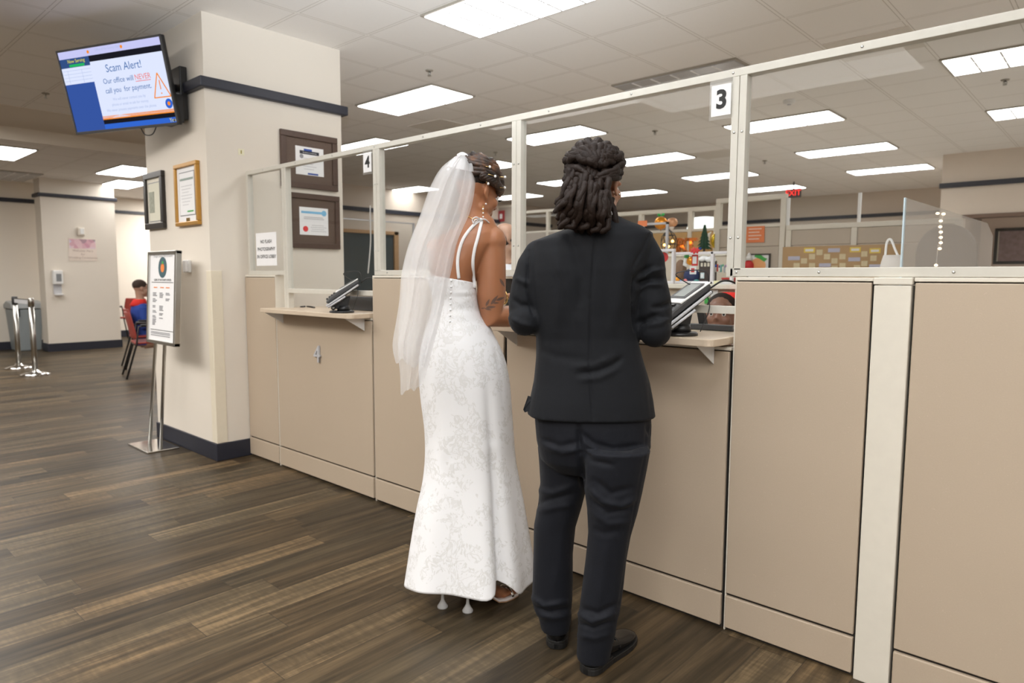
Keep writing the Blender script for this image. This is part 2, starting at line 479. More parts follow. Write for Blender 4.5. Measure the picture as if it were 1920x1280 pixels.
# office walls behind the counter
M_owall = plain('office_wall_paint', (0.66, 0.575, 0.49), 0.8, var=0.02, nscale=3)
struct('wall_office_left', MB().box(-11.6, -11.4, 5.6, 14.0, 0, ZC), M_owall)
struct('trim_5', MB().box(-11.4, -11.36, 5.6, 14.0, 2.58, 2.66), M_navy)
struct('wall_back', MB().box(-16, 4, 15.6, 15.8, 0, ZC), M_owall)
struct('trim_6', MB().box(-11.4, 4, 15.56, 15.6, 2.56, 2.63), M_navy)
# right back wall with an opening to a lighter room behind
rw = MB(); rw.box(-2.18, -1.86, 11.58, 11.75, 0, ZC); rw.box(-1.86, 4, 11.58, 11.75, 2.2, ZC)
struct('wall_back_right', rw, M_owall)
struct('wall_return', MB().box(-2.18, -2.02, 11.75, 15.6, 0, ZC), M_owall)
struct('trim_7', MB().box(-2.2, 4, 11.54, 11.58, 2.6, 2.67), M_navy)
struct('trim_8', MB().box(-1.9, 4, 11.55, 11.8, 2.16, 2.21), plain('brown_door_head', (0.16, 0.1, 0.07), 0.6))
struct('wall_alcove', MB().box(-1.9, 4, 13.2, 13.35, 0, ZC), plain('pink_cream_paint', (0.72, 0.61, 0.53), 0.8, var=0.02))

# wood-framed dark window in the left office wall
M_wood = plain('honey_oak', (0.50, 0.30, 0.15), 0.5, var=0.15, nscale=20)
w0 = MB(); y0, y1, z0, z1 = 5.7, 8.95, 0.95, 2.22
for a in ((y0, y1, z1 - 0.07, z1), (y0, y1, z0, z0 + 0.07), (y0, y0 + 0.09, z0, z1), (y1 - 0.11, y1, z0, z1)):
    w0.box(-11.41, -11.34, *a)
wf = w0.build('window_1', M_wood, None, False, 0.004); wf['kind'] = 'structure'
pn = MB().box(-11.395, -11.375, y0 + 0.09, y1 - 0.11, z0 + 0.07, z1 - 0.07).build('window_pane', plain('dark_tinted_glass', (0.075, 0.095, 0.105), 0.08), wf)
MB().box(-11.372, -11.362, 7.0, 7.25, z0 + 0.07, z1 - 0.07).build('window_stile', plain('dark_bluegrey_metal', (0.05, 0.065, 0.075), 0.4), wf)

# ------------------------------------------------------------------ ceiling lights, vents, sprinklers
M_lamp = emit('lit_diffuser', (1.0, 0.985, 0.965), LAMP_STRENGTH)
M_lampoff = plain('unlit_diffuser', (0.55, 0.55, 0.56), 0.25)
M_lfr = plain('fixture_frame', (0.33, 0.30, 0.25), 0.5)
M_louv = plain('white_louver', (0.9, 0.9, 0.9), 0.4)
def light_proto(name, mat):
    t = thing(name, '', 'ceiling light')
    fr = MB()
    X, Y_, wd_ = 0.6, 0.285, 0.022
    fr.box(-X, X, -Y_, -Y_ + wd_, -0.014, 0.0); fr.box(-X, X, Y_ - wd_, Y_, -0.014, 0.0)
    fr.box(-X, -X + wd_, -Y_ + wd_, Y_ - wd_, -0.014, 0.0); fr.box(X - wd_, X, -Y_ + wd_, Y_ - wd_, -0.014, 0.0)
    fr.build('frame', M_lfr, t)
    MB().box(-X + wd_, X - wd_, -Y_ + wd_, Y_ - wd_, -0.020, -0.001).build('diffuser', mat, t)
    lv = MB()
    for k in range(1, 6): lv.box(-X + wd_ + k * (2 * (X - wd_)) / 6 - 0.008, -X + wd_ + k * (2 * (X - wd_)) / 6 + 0.008, -Y_ + wd_, Y_ - wd_, -0.024, -0.020)
    for k in (1, 2): lv.box(-X + wd_, X - wd_, -Y_ + wd_ + k * (2 * (Y_ - wd_)) / 3 - 0.006, -Y_ + wd_ + k * (2 * (Y_ - wd_)) / 3 + 0.006, -0.024, -0.020)
    lv.build('louver', M_louv, t)
    return t
lp = light_proto('ceiling_light', M_lamp)
XA, XB, XC, XD, XE = -3.107, -5.507, -0.707, -7.907, -10.307
ra = lambda k: 3.415 + 2.28 * k
rb = lambda k: 4.555 + 2.28 * k
_m, _n, _o = onz(22, 274, ZL), onz(214, 327, ZL), onz(209, 350, ZL)
spots = [
    (XA, ra(0), 'nearest and largest lit ceiling panel, cut by the top edge of the photo'),
    (XB, rb(0), 'lit ceiling panel just right of the big column, above the service counter screen'),
    (XD, ra(1), 'lit ceiling panel crossed by the screen rail above the sign with number 4'),
    (XB, rb(1), 'lit ceiling panel right of the screen post between the bride and the groom'),
    (XA, ra(2), 'lit ceiling panel directly right of the number 3 post, first of the row behind it'),
    (XA, ra(3), 'lit ceiling panel second in the row right of the number 3 post'),
    (XA, ra(4), 'small lit ceiling panel third in the row beside the right back wall edge'),
    (XC, rb(1), 'bright ceiling panel at the upper right edge of the photo with visible cells'),
    (XC, rb(2), 'lit ceiling panel at the right edge of the photo, below the larger bright one'),
    (XB, rb(2), 'lit ceiling panel above the groom to the right of his hair'),
    (XB, rb(3), 'thin far lit ceiling panel crossed by the number 3 post'),
    (XB, rb(4), 'very thin far lit ceiling panel above the exit sign, right of the number 3 post'),
    (XD, ra(2), 'lit ceiling panel seen behind the bride\'s hair and crossed by the post right of it'),
    (XD, ra(3), 'thin lit ceiling panel just left of the groom\'s hair'),
    (XD, ra(4), 'far thin lit ceiling panel right of the groom\'s ear'),
    (-11.15, rb(2), 'thin lit ceiling panel left of the veil, above the wood framed window'),
    (XE, rb(3), 'far thin lit ceiling panel low beside the right of the bride\'s face'),
    (_m.x - 0.6, _m.y, 'lit ceiling panel cut by the left edge of the photo, beyond the ceiling step'),
    (_n.x + 0.6, _n.y, 'lit ceiling panel partly hidden by the black framed picture\'s column'),
    (_o.x + 0.6, _o.y, 'smallest lit ceiling panel beside the far column, above the waiting chairs'),
    (XC, rb(3), 'far lit ceiling panel behind the right back wall edge'),
]
G = 'recessed fluorescent ceiling panels'
for i, (x, y, lb) in enumerate(spots):
    if i == len(spots) - 1: continue
    if i == 0:
        lp.location = (x, y, ZC); lp['label'] = lb; lp['group'] = G
    else: dup(lp, (x, y, ZL if i in (17, 18, 19) else ZC), 0, lb, G)
un = light_proto('ceiling_light', M_lampoff)
un.location = (XA, ra(1), ZC); un['label'] = 'switched off dark ceiling panel crossed by the screen rail above sign 3'; un['group'] = G
_u = onz(42, 322, ZL)
dup(un, (_u.x - 0.6, _u.y, ZL), 0, 'switched off dark ceiling panel low at the left edge, beyond the ceiling step', G)

def vent_proto():
    t = thing('ceiling_vent', '', 'vent')
    MB().box(-0.29, 0.29, -0.28, 0.28, -0.006, 0).build('vent_plate', plain('vent_cream', (0.74, 0.70, 0.64), 0.6), t)
    s = MB()
    for k in range(3):
        a = 0.18 - 0.05 * k
        s.frame(-a, a, -a, a, 0.02, 0.008 + 0.006 * k, 0.02 + 0.006 * k, Matrix.Rotation(PI / 2, 4, 'X'))
    s.build('louver_rings', plain('vent_dark', (0.16, 0.14, 0.12), 0.6), t)
    return t
vp = vent_proto()
vents = [((-6.2, 5.55), 'square ceiling vent left of the screen rail, above the bride\'s veil'),
         ((onz(1640, 84, ZC).x, onz(1640, 84, ZC).y), 'dark square ceiling vent above the screen rail at the upper right'),
         ((-4.6, 9.4), 'square ceiling vent in the far ceiling right of the groom\'s head'),
         ((-8.3, 8.0), 'square ceiling vent in the far ceiling left of the veil')]
for i, ((x, y), lb) in enumerate(vents):
    if i == 0: vp.location = (x, y, ZC); vp['label'] = lb; vp['group'] = 'square ceiling vents'
    else: dup(vp, (x, y, ZC), 0, lb, 'square ceiling vents')
def sprinkler_proto():
    t = thing('fire_sprinkler', '', 'sprinkler')
    MB().lathe([(0.0, 0), (0.035, 0), (0.032, -0.008), (0.0, -0.008)]).build('rosette', M_lfr, t, True)
    b = MB(); b.lathe([(0.0, -0.008), (0.008, -0.008), (0.008, -0.04), (0.0, -0.04)])
    b.tube([(-0.008, 0, -0.015), (-0.016, 0, -0.03), (-0.006, 0, -0.045)], 0.003, 6); b.tube([(0.008, 0, -0.015), (0.016, 0, -0.03), (0.006, 0, -0.045)], 0.003, 6)
    b.lathe([(0.0, -0.045), (0.018, -0.045), (0.016, -0.049), (0.0, -0.049)])
    b.build('sprinkler_head', M_steel, t, True)
    return t
sp = sprinkler_proto()
sprs = [((-4.62, 4.0), 'nearest ceiling sprinkler head, between the two large lit panels at the top'),
        ((-0.99, 7.6), 'ceiling sprinkler head between the two lit panels at the right edge'),
        ((-4.44, 7.43), 'ceiling sprinkler head in the bare tiles above the groom\'s head'),
        ((-6.9, 7.2), 'ceiling sprinkler head left of the screen post beside the bride\'s hair'),
        ((-4.3, 10.4), 'far ceiling sprinkler head just left of the number 3 post'),
        ((-8.0, 2.0), 'ceiling sprinkler head at the left edge below the television')]
for i, ((x, y), lb) in enumerate(sprs):
    if i == 0: sp.location = (x, y, ZC); sp['label'] = lb; sp['group'] = 'ceiling sprinklers'
    else: dup(sp, (x, y, ZC), 0, lb, 'ceiling sprinklers')
q = onz(1480, 188, ZC)
t = thing('smoke_detector', 'round white smoke detector on the ceiling right of sign 3', 'smoke detector', q)
MB().lathe([(0, 0), (0.06, 0), (0.055, -0.03), (0.03, -0.04), (0, -0.04)], q).build('detector_body', M_white, t, True)
MB().lathe([(0, -0.04), (0.02, -0.04), (0.018, -0.046), (0, -0.046)], q).build('detector_cap', M_lgrey, t, True)

# ------------------------------------------------------------------ things on the big column
def framed(name, label, cat, o, x, up, w, h, fw, dep, mfr, mmat, content, lab_fr=None, group=None):
    """a picture frame standing proud of a wall at o; content(mb-like placer, parent)"""
    z = Vector(x).cross(Vector(up)).normalized()
    mt = basis(o, x, up)
    t = thing(name, label, cat, o, group)
    f = MB()
    for (a, b, c_, d_) in ((-w / 2, w / 2, h / 2 - fw, h / 2), (-w / 2, w / 2, -h / 2, -h / 2 + fw), (-w / 2, -w / 2 + fw, -h / 2 + fw, h / 2 - fw), (w / 2 - fw, w / 2, -h / 2 + fw, h / 2 - fw)):
        f.box(a, b, c_, d_, 0, dep, mt)
    f.build('frame', mfr, t, False, 0.004)
    MB().box(-w / 2 + fw * 0.8, w / 2 - fw * 0.8, -h / 2 + fw * 0.8, h / 2 - fw * 0.8, 0.0, dep * 0.45, mt).build('mat_board', mmat, t)
    content(mt @ Matrix.Translation((0, 0, dep * 0.45)), t)
    return t
def rect(mt, x0, x1, y0, y1, z0=0.0, th=0.0012):
    return MB().box(x0, x1, y0, y1, z0, z0 + th, mt)
def lines(mt, x0, x1, ys, h, z=0.001, jit=0.0):
    m = MB()
    for y in ys:
        r = random.uniform(0, jit)
        m.box(x0 + r * 0.3, x1 - r, y - h / 2, y + h / 2, z, z + 0.0006, mt)
    return m
M_bfr = plain('dark_brown_leather', (0.085, 0.05, 0.036), 0.45, var=0.25, nscale=60, bump=0.1)
M_bmat = plain('brown_leather_mat', (0.115, 0.075, 0.055), 0.55, var=0.35, nscale=120, bump=0.3)
M_bkfr = plain('black_wood', (0.02, 0.016, 0.013), 0.35)
M_gfr = plain('gilt_wood', (0.48, 0.25, 0.05), 0.35, metal=0.4)
M_cmat = plain('cream_mat_board', (0.74, 0.70, 0.60), 0.8)
M_sky = plain('light_blue_print', (0.22, 0.52, 0.78), 0.6)
M_gtxt = plain('grey_print', (0.28, 0.28, 0.30), 0.7)
M_ltxt = plain('pale_grey_print', (0.55, 0.55, 0.57), 0.7)
def cert1(mt, t):
    rect(mt, -0.12, 0.12, -0.105, 0.105).build('certificate_paper', M_paper, t)
    m2 = mt @ Matrix.Translation((0, 0, 0.0013))
    rect(m2, -0.085, 0.08, 0.05, 0.075).build('title_band', M_navy, t)
    rect(m2, -0.05, 0.02, 0.075, 0.09).build('blue_band', M_blue, t)
    rect(m2, -0.02, 0.07, -0.1, -0.088).build('blue_foot', M_blue, t)
    text('title', 'Excellence in Leadership', 0.012, m2 @ Matrix.Translation((0, 0.062, 0.0014)), M_paper, t)
    MB().lathe([(0.011, 0), (0.016, 0), (0.016, 0.0006), (0.011, 0.0006)], n=20, mt=None)
    r = MB(); r.lathe([(0.0, 0), (0.016, 0), (0.016, 0.0006), (0.0, 0.0006)]); [setattr(v, 'xyz', (m2 @ Matrix.Translation((-0.07, 0.032, 0)) @ v)[:]) for v in r.v]
    r.build('seal', M_gtxt, t)
    lines(m2, -0.06, 0.06, [0.02, 0.0, -0.02, -0.04, -0.06], 0.004, 0, 0.05).build('printed_lines', M_ltxt, t)
def cert2(mt, t):
    rect(mt, -0.125, 0.125, -0.105, 0.105).build('certificate_paper', M_paper, t)
    m2 = mt @ Matrix.Translation((0, 0, 0.0013))
    rect(m2, -0.11, 0.08, 0.058, 0.075).build('blue_ribbon_band', M_sky, t)
    for nm, mm, cx_, cy_, rr in (('blue_roundel', M_sky, 0.088, 0.066, 0.022), ('red_seal', plain('red_seal', (0.72, 0.05, 0.05), 0.5), -0.075, -0.06, 0.022)):
        r = MB(); r.lathe([(0.0, 0), (rr, 0), (rr, 0.0008), (0.0, 0.0008)])
        r.v = [m2 @ Matrix.Translation((cx_, cy_, 0)) @ v for v in r.v]
        r.build(nm, mm, t)
    lines(m2, -0.09, 0.09, [0.03, 0.018], 0.007, 0, 0.03).build('name_line', M_ltxt, t)
    lines(m2, -0.03, 0.11, [-0.03, -0.045, -0.06, -0.075], 0.004, 0, 0.05).build('printed_lines', M_ltxt, t)
XR = C1[1]
framed('certificate_frame', 'upper dark brown framed certificate with a navy title band on the column side', 'framed certificate', (XR, 2.895, 2.187), (0, 1, 0), UP, 0.485, 0.415, 0.045, 0.025, M_bfr, M_bmat, cert1)
framed('certificate_frame', 'lower dark brown framed certificate with a red seal and light blue band', 'framed certificate', (XR, 2.92, 1.735), (0, 1, 0), UP, 0.455, 0.415, 0.04, 0.025, M_bfr, M_bmat, cert2)
M_sepia = plain('faded_print', (0.34, 0.35, 0.28), 0.7, var=0.5, nscale=40)
def pic1(mt, t):
    rect(mt, -0.115, 0.115, -0.16, 0.14).build('print_border', M_gtxt, t)
    m2 = mt @ Matrix.Translation((0, 0, 0.0013))
    rect(m2, -0.108, 0.108, -0.153, 0.133).build('print_paper', plain('ivory_paper', (0.70, 0.68, 0.56), 0.8), t)
    rect(m2 @ Matrix.Translation((0, 0, 0.0013)), -0.10, 0.0, -0.09, 0.07).build('faded_drawing', M_sepia, t)
def pic2(mt, t):
    rect(mt, -0.13, 0.13, -0.15, 0.16).build('print_border', M_gtxt, t)
    m2 = mt @ Matrix.Translation((0, 0, 0.0013))
    rect(m2, -0.123, 0.123, -0.143, 0.153).build('print_paper', M_paper, t)
    m3 = m2 @ Matrix.Translation((0, 0, 0.0013))
    rect(m3, -0.11, 0.11, 0.10, 0.115).build('title_band', plain('grey_green_print', (0.3, 0.36, 0.33), 0.7), t)
    lines(m3, -0.1, 0.1, [0.06 - 0.022 * k for k in range(7)], 0.004, 0, 0.08).build('printed_lines', M_ltxt, t)
    rect(m3, 0.0, 0.1, -0.125, -0.115).build('green_line', M_green, t)
    rect(m2, -0.03, 0.03, -0.20, -0.165).build('name_plate', M_gold, t)
framed('picture_frame', 'black framed ivory print left on the column front', 'picture frame', (-5.657, 2.11, 1.889), (1, 0, 0), UP, 0.365, 0.43, 0.045, 0.03, M_bkfr, M_cmat, pic1)
framed('picture_frame', 'gilt framed white document right of the black frame on the column front', 'picture frame', (-5.057, 2.11, 1.892), (1, 0, 0), UP, 0.385, 0.44, 0.028, 0.03, M_gfr, M_paper, pic2)
q = ony(354, 499, 2.11)
t = thing('thermostat', 'small white wall box on the column front beside the sign stand', 'thermostat', q)
MB().box(q.x - 0.05, q.x + 0.05, 2.085, 2.11, q.z - 0.045, q.z + 0.045).build('wall_plate', M_white, t, False, 0.006)
MB().box(q.x - 0.005, q.x + 0.047, 2.065, 2.086, q.z - 0.04, q.z + 0.04).build('cover', M_paper, t, False, 0.006)
q = onx(452, 285, XR)
t = thing('wall_sticker', 'tiny yellowish note left on the bare column side above the counter', 'sticker', q)
MB().box(XR, XR + 0.002, q.y - 0.022, q.y + 0.022, q.z - 0.022, q.z + 0.022).build('note', plain('pale_yellow_paper', (0.8, 0.76, 0.58), 0.8), t)
MB().box(XR + 0.002, XR + 0.003, q.y - 0.004, q.y + 0.004, q.z - 0.012, q.z + 0.012).build('mark', plain('olive_ink', (0.35, 0.28, 0.05), 0.7), t)
t = thing('corner_guard', 'cream plastic corner guard on the lower column edge', 'corner guard', (XR, 2.11, 0.12))
g = MB().box(XR - 0.07, XR + 0.004, 2.106, 2.185, 0.127, 1.35)
g.build('guard_strip', plain('ivory_vinyl', (0.78, 0.71, 0.57), 0.35), t, False, 0.003)

# ------------------------------------------------------------------ television
yaw, tilt = 0.37, 0.216
u = Vector((math.cos(yaw), math.sin(yaw), 0)); n_ = Vector((math.sin(yaw) * math.cos(tilt), -math.cos(yaw) * math.cos(tilt), -math.sin(tilt)))
v_ = n_.cross(u)
if v_.z < 0: v_ = -v_
tv0 = Vector((-5.384, 1.772, 2.628))
mt = basis(tv0, u, v_)
if mt.to_3x3().col[2].dot(n_) < 0: print('tv normal flipped')
t = thing('television', 'wall mounted tilted television showing a blue and white Scam Alert screen', 'television', tv0)
W2, H2 = 0.5, 0.2875
b = MB().box(-W2, W2, -H2, H2, -0.035, -0.004, mt); b.box(-W2 * 0.6, W2 * 0.6, -H2 * 0.7, H2 * 0.6, -0.06, -0.03, mt)
b.build('casing', M_black, t, False, 0.006)
bz = MB()
for a in ((-W2, W2, H2 - 0.014, H2), (-W2, W2, -H2, -H2 + 0.018), (-W2, -W2 + 0.013, -H2, H2), (W2 - 0.013, W2, -H2, H2)): bz.box(*a, -0.006, 0.004, mt)
bz.build('bezel', M_dgrey, t, False, 0.002)
S = 1.0
scr = rect(mt @ Matrix.Translation((0, 0, -0.003)), -W2 + 0.012, W2 - 0.012, -H2 + 0.016, H2 - 0.012).build('screen', emit('screen_blue', (0.035, 0.085, 0.33), 0.95), t)
m1 = mt @ Matrix.Translation((0, 0, -0.0018))
E_w = emit('screen_white', (0.74, 0.80, 1.0), 0.88); E_lav = emit('screen_lavender', (0.62, 0.63, 0.98), 0.82)
E_blk = emit('screen_black', (0.01, 0.01, 0.015), 1.0); E_or = emit('screen_orange', (0.9, 0.27, 0.02), 0.9)
E_tx = emit('screen_text_blue', (0.035, 0.13, 0.36), 1.0); E_rd = emit('screen_text_red', (0.75, 0.13, 0.10), 1.0)
E_ye = emit('screen_text_yellow', (0.8, 0.75, 0.05), 0.9); E_gr = emit('screen_text_green', (0.02, 0.45, 0.12), 0.9)
E_lb = emit('screen_text_pale', (0.36, 0.44, 0.66), 1.0); E_nb = emit('screen_navy', (0.03, 0.07, 0.2), 1.0); E_bb = emit('screen_bright_blue', (0.03, 0.12, 0.55), 1.0)
L0, R0, T0, B0 = -0.488, 0.488, 0.2755, -0.2715
rect(m1, L0, R0, 0.225, T0).build('header_band', E_lav, scr)
rect(m1, L0, -0.195, 0.165, 0.225).build('caption_band', E_nb, scr)
rect(m1, -0.195, R0, 0.185, 0.225).build('dark_band_upper', E_blk, scr)
rect(m1, -0.195, R0, -0.198, 0.185).build('slide', E_w, scr)
rect(m1, -0.195, R0, -0.205, -0.18).build('orange_band', E_or, scr)
rect(m1, -0.195, R0, -0.235, -0.205).build('dark_band_lower', E_blk, scr)
rect(m1, L0, -0.195, 0.055, 0.165).build('table', E_w, scr)
rect(m1, -0.195, R0, B0, -0.235).build('ticker_band', E_bb, scr)
m2 = mt @ Matrix.Translation((0, 0, -0.0002))
rect(m2, -0.4, -0.25, 0.168, 0.185, 0, 0.0005).build('caption_green', E_gr, scr)
text('caption', 'Now Serving', 0.033, m2 @ Matrix.Translation((-0.325, 0.205, 0)), E_ye, scr)
tl = MB()
for y in (0.145, 0.122, 0.10, 0.078): tl.box(L0 + 0.01, -0.2, y - 0.001, y + 0.001, 0, 0.0005, m2)
for x in (-0.43, -0.29): tl.box(x - 0.001, x + 0.001, 0.058, 0.145, 0, 0.0005, m2)
tl.build('table_lines', E_lb, scr)
text('headline', 'Scam Alert!', 0.072, m2 @ Matrix.Translation((0.11, 0.125, 0)), E_tx, scr)
text('message', 'Our office will', 0.05, m2 @ Matrix.Translation((0.035, 0.045, 0)), E_tx, scr)
text('message_emphasis', 'NEVER', 0.05, m2 @ Matrix.Translation((0.265, 0.045, 0)), E_rd, scr)
rect(m2, 0.195, 0.335, 0.018, 0.022, 0, 0.0005).build('underline', E_rd, scr)
text('message', 'call you  for payment.', 0.05, m2 @ Matrix.Translation((0.11, -0.018, 0)), E_tx, scr)
text('small_message', 'We will never contact you by\nphone or email to ask for money.\nWe never process payments over the phone.', 0.026, m2 @ Matrix.Translation((0.10, -0.112, 0)), E_lb, scr, spacing=1.35)
text('ticker', 'You', 0.034, m2 @ Matrix.Translation((0.455, -0.253, 0)), E_ye, scr)
text('header', 'Office of the County Clerk', 0.022, m2 @ Matrix.Translation((0.0, 0.255, 0)), E_lb, scr)
w = MB()
P3 = [Vector((0.40, 0.055)), Vector((0.335, -0.10)), Vector((0.485, -0.10))]
for i in range(3):
    a, b_ = P3[i], P3[(i + 1) % 3]
    w.tube([m2 @ Vector((a.x, a.y, 0)), m2 @ Vector((b_.x, b_.y, 0))], 0.004, 6)
w.tube([m2 @ Vector((0.407, 0.01, 0)), m2 @ Vector((0.407, -0.05, 0))], 0.0035, 6); w.ell(m2 @ Vector((0.407, -0.075, 0)), 0.005)
w.build('warning_triangle', E_or, scr)
def disc(mt_, x, y, r, th=0.0006, n=20):
    m = MB(); m.lathe([(0, 0), (r, 0), (r, th), (0, th)], n=n); m.v = [mt_ @ Matrix.Translation((x, y, 0)) @ q for q in m.v]; return m
disc(m2, 0.452, -0.145, 0.032).build('emblem', E_bb, scr); disc(mt @ Matrix.Translation((0, 0, 0.0006)), 0.452, -0.145, 0.013).build('emblem_fruit', E_or, scr)
for x in (-0.19, 0.13): disc(m2, x, 0.25, 0.011).build('header_emblem', E_or, scr)
# bracket on the column
br = MB().box(-5.14, -4.99, 2.05, 2.10, 2.40, 2.76)
br.tube([mt @ Vector((0.05, 0, -0.06)), (-5.2, 2.0, 2.64), (-5.07, 2.06, 2.62)], 0.03, 8)
br.tube([mt @ Vector((0.05, -0.12, -0.06)), (-5.18, 1.98, 2.5), (-5.07, 2.06, 2.5)], 0.025, 8)
br.box(-5.18, -4.96, 1.99, 2.06, 2.37, 2.56)
br.build('wall_bracket', M_black, t, False, 0.006)
cb = MB().tube(spline([mt @ Vector((0.1, -0.28, -0.04)), mt @ Vector((0.13, -0.33, -0.04)), mt @ Vector((0.2, -0.33, -0.04)), mt @ Vector((0.25, -0.27, -0.05))], 6), 0.004, 6)
cb.build('cable', M_black, t, True)

# ------------------------------------------------------------------ sign stand in front of the column
bq = onz(297, 838)
base = Vector((-5.525, 1.955, 0))
t = thing('sign_stand', 'silver floor sign stand with a white notice board in front of the column', 'sign stand', base)
MB().box(-5.72, -5.32, 1.84, 2.07, 0, 0.012).build('base_plate', M_chrome, t, False, 0.003)
for px_ in ((287, 833), (304, 843)):
    q = onz(*px_); q.y = 1.955
    top = ony(px_[0] + 5, 640, 1.955)
    MB().tube([(q.x, 1.955, 0.008), top, top + (top - Vector((q.x, 1.955, 0.008))) * 0.15], 0.012, 10).build('pole', M_steel, t, True)
yS = 1.93
cs = [ony(*p, yS) for p in ((281, 472), (337, 467), (326, 648), (276, 640))]
w = 0.5 * ((cs[1].x - cs[0].x) + (cs[2].x - cs[3].x)); h = 0.5 * (cs[0].z + cs[1].z) - 0.5 * (cs[2].z + cs[3].z)
cc = sum(cs, Vector()) / 4
mt = basis(cc, (1, 0, 0), (0, 0.06, 1))
f = MB()
for a in ((-w / 2, w / 2, h / 2 - 0.025, h / 2), (-w / 2, w / 2, -h / 2, -h / 2 + 0.025), (-w / 2, -w / 2 + 0.025, -h / 2, h / 2), (w / 2 - 0.025, w / 2, -h / 2, h / 2)): f.box(*a, -0.03, 0.012, mt)
fr = f.build('sign_frame', M_steel, t, False, 0.004)
bd = MB().box(-w / 2 + 0.02, w / 2 - 0.02, -h / 2 + 0.02, h / 2 - 0.02, -0.02, 0.0, mt).build('notice_board', M_paper, t)
m1 = mt @ Matrix.Translation((0, 0, 0.0006))
text('heading', 'Orange County Clerk of Courts', 0.026, m1 @ Matrix.Translation((0, h * 0.445, 0)), M_gtxt, bd)
el = MB(); el.lathe([(0, 0), (0.075, 0), (0.075, 0.0008), (0, 0.0008)], n=28); el.v = [m1 @ Matrix.Translation((0, h * 0.325, 0)) @ q for q in el.v]; el.build('seal', plain('dark_teal_print', (0.05, 0.11, 0.13), 0.6), bd)
el = MB(); el.lathe([(0, 0), (0.032, 0), (0.032, 0.0016), (0, 0.0016)], n=20); el.v = [m1 @ Matrix.Translation((0, h * 0.32, 0)) @ q for q in el.v]; el.build('seal_fruit', M_orange, bd)
disc(m1, 0.0, h * 0.32 + 0.035, 0.014, 0.0016).build('seal_leaf', M_green, bd)
text('heading', 'CLERK OF THE COURTS OFFICES', 0.021, m1 @ Matrix.Translation((0, h * 0.19, 0)), M_ink, bd, bold=0.0005)
rl = MB(); rl.box(-w * 0.38, w * 0.38, h * 0.162, h * 0.168, 0, 0.0008, m1); rl.box(-w * 0.4, w * 0.4, -h * 0.352, -h * 0.346, 0, 0.0008, m1); rl.build('rule_lines', M_ink, bd)
oh = MB()
for x in (-0.12, 0.0, 0.1): oh.box(x - 0.035, x + 0.03, h * 0.105, h * 0.115, 0, 0.0008, m1)
oh.build('column_headings', M_orange, bd)
for x, rows in ((-0.125, [0.05, 0.035, 0.02, -0.015, -0.03, -0.045, -0.09, -0.105, -0.145, -0.16, -0.2, -0.215, -0.235, -0.25, -0.265, -0.28, -0.295]), (0.0, [0.05, 0.035, 0.02, 0.005, -0.09, -0.105, -0.12, -0.135, -0.17, -0.185, -0.22]), (0.11, [0.05, 0.035, -0.01, -0.025])):
    pl = MB()
    for r_ in rows: pl.box(x - 0.045, x + random.uniform(0.0, 0.035), h * r_ - 0.0035, h * r_ + 0.0035, 0, 0.0008, m1)
    pl.build('printed_column', M_gtxt, bd)
pl = MB()
for r_ in (-0.375, -0.39, -0.41): pl.box(-w * 0.38, w * 0.3, h * r_ - 0.003, h * r_ + 0.003, 0, 0.0008, m1)
pl.build('printed_footer', M_gtxt, bd)

# ------------------------------------------------------------------ lobby things at the left
def sanitizer(o):
    t = thing('sanitizer_dispenser', 'white hand sanitizer dispenser on the far column', 'dispenser', o)
    x, y, z = o
    MB().box(x, x + 0.1, y - 0.075, y + 0.075, z, z + 0.24).build('housing', M_white, t, False, 0.02)
    MB().box(x + 0.1, x + 0.104, y - 0.03, y + 0.045, z + 0.05, z + 0.18).build('window', M_grey, t)
    MB().box(x, x + 0.02, y - 0.06, y + 0.06, z - 0.16, z).build('back_plate', M_lgrey, t)
    MB().lathe([(0, 0), (0.055, 0), (0.075, 0.025), (0.06, 0.03), (0, 0.012)], (x + 0.075, y, z - 0.19)).build('drip_tray', M_white, t, True)
q = onx(107, 533, -13.65); sanitizer((-13.65, q.y, q.z))
q = onx(155, 468, -13.65)
t = thing('wall_sign', 'cream sign with pink flowers on the far column', 'sign', q)
mt = basis((-13.65, q.y, q.z), (0, 1, 0), UP)
MB().box(-0.215, 0.215, -0.19, 0.19, 0, 0.008, mt).build('sign_board', plain('pink_cream_board', (0.78, 0.68, 0.60), 0.6), t)
fl = NT('flower_print'); pv = fl.pos(); vo = fl.n('ShaderNodeTexVoronoi', ins={'Vector': pv, 'Scale': 14.0})
M_flower = fl.done(fl.bsdf(Base_Color=fl.ramp(fl.noise(vo.outputs['Position'], 9, 2), [(0.3, (0.10, 0.22, 0.2)), (0.42, (0.62, 0.32, 0.40)), (0.55, (0.8, 0.6, 0.62)), (0.7, (0.5, 0.55, 0.75))]), Roughness=0.6))
MB().box(-0.2, 0.2, 0.02, 0.18, 0.008, 0.010, mt).build('flower_picture', M_flower, t)
text('lettering', 'Welcome Here\nfor\nWedding Ceremonies', 0.05, mt @ Matrix.Translation((0, -0.08, 0.009)), plain('taupe_ink', (0.35, 0.25, 0.2), 0.7), t, spacing=1.2)
q = onx(151, 434, -13.65)
t = thing('wall_box', 'small cream wall box above the flower sign on the far column', 'wall box', q)
MB().box(-13.65, -13.6, q.y - 0.055, q.y + 0.055, q.z - 0.07, q.z + 0.07).build('cover', M_wall, t, False, 0.01)
MB().box(-13.6, -13.59, q.y - 0.02, q.y + 0.04, q.z - 0.05, q.z + 0.05).build('faceplate', M_white, t, False, 0.004)
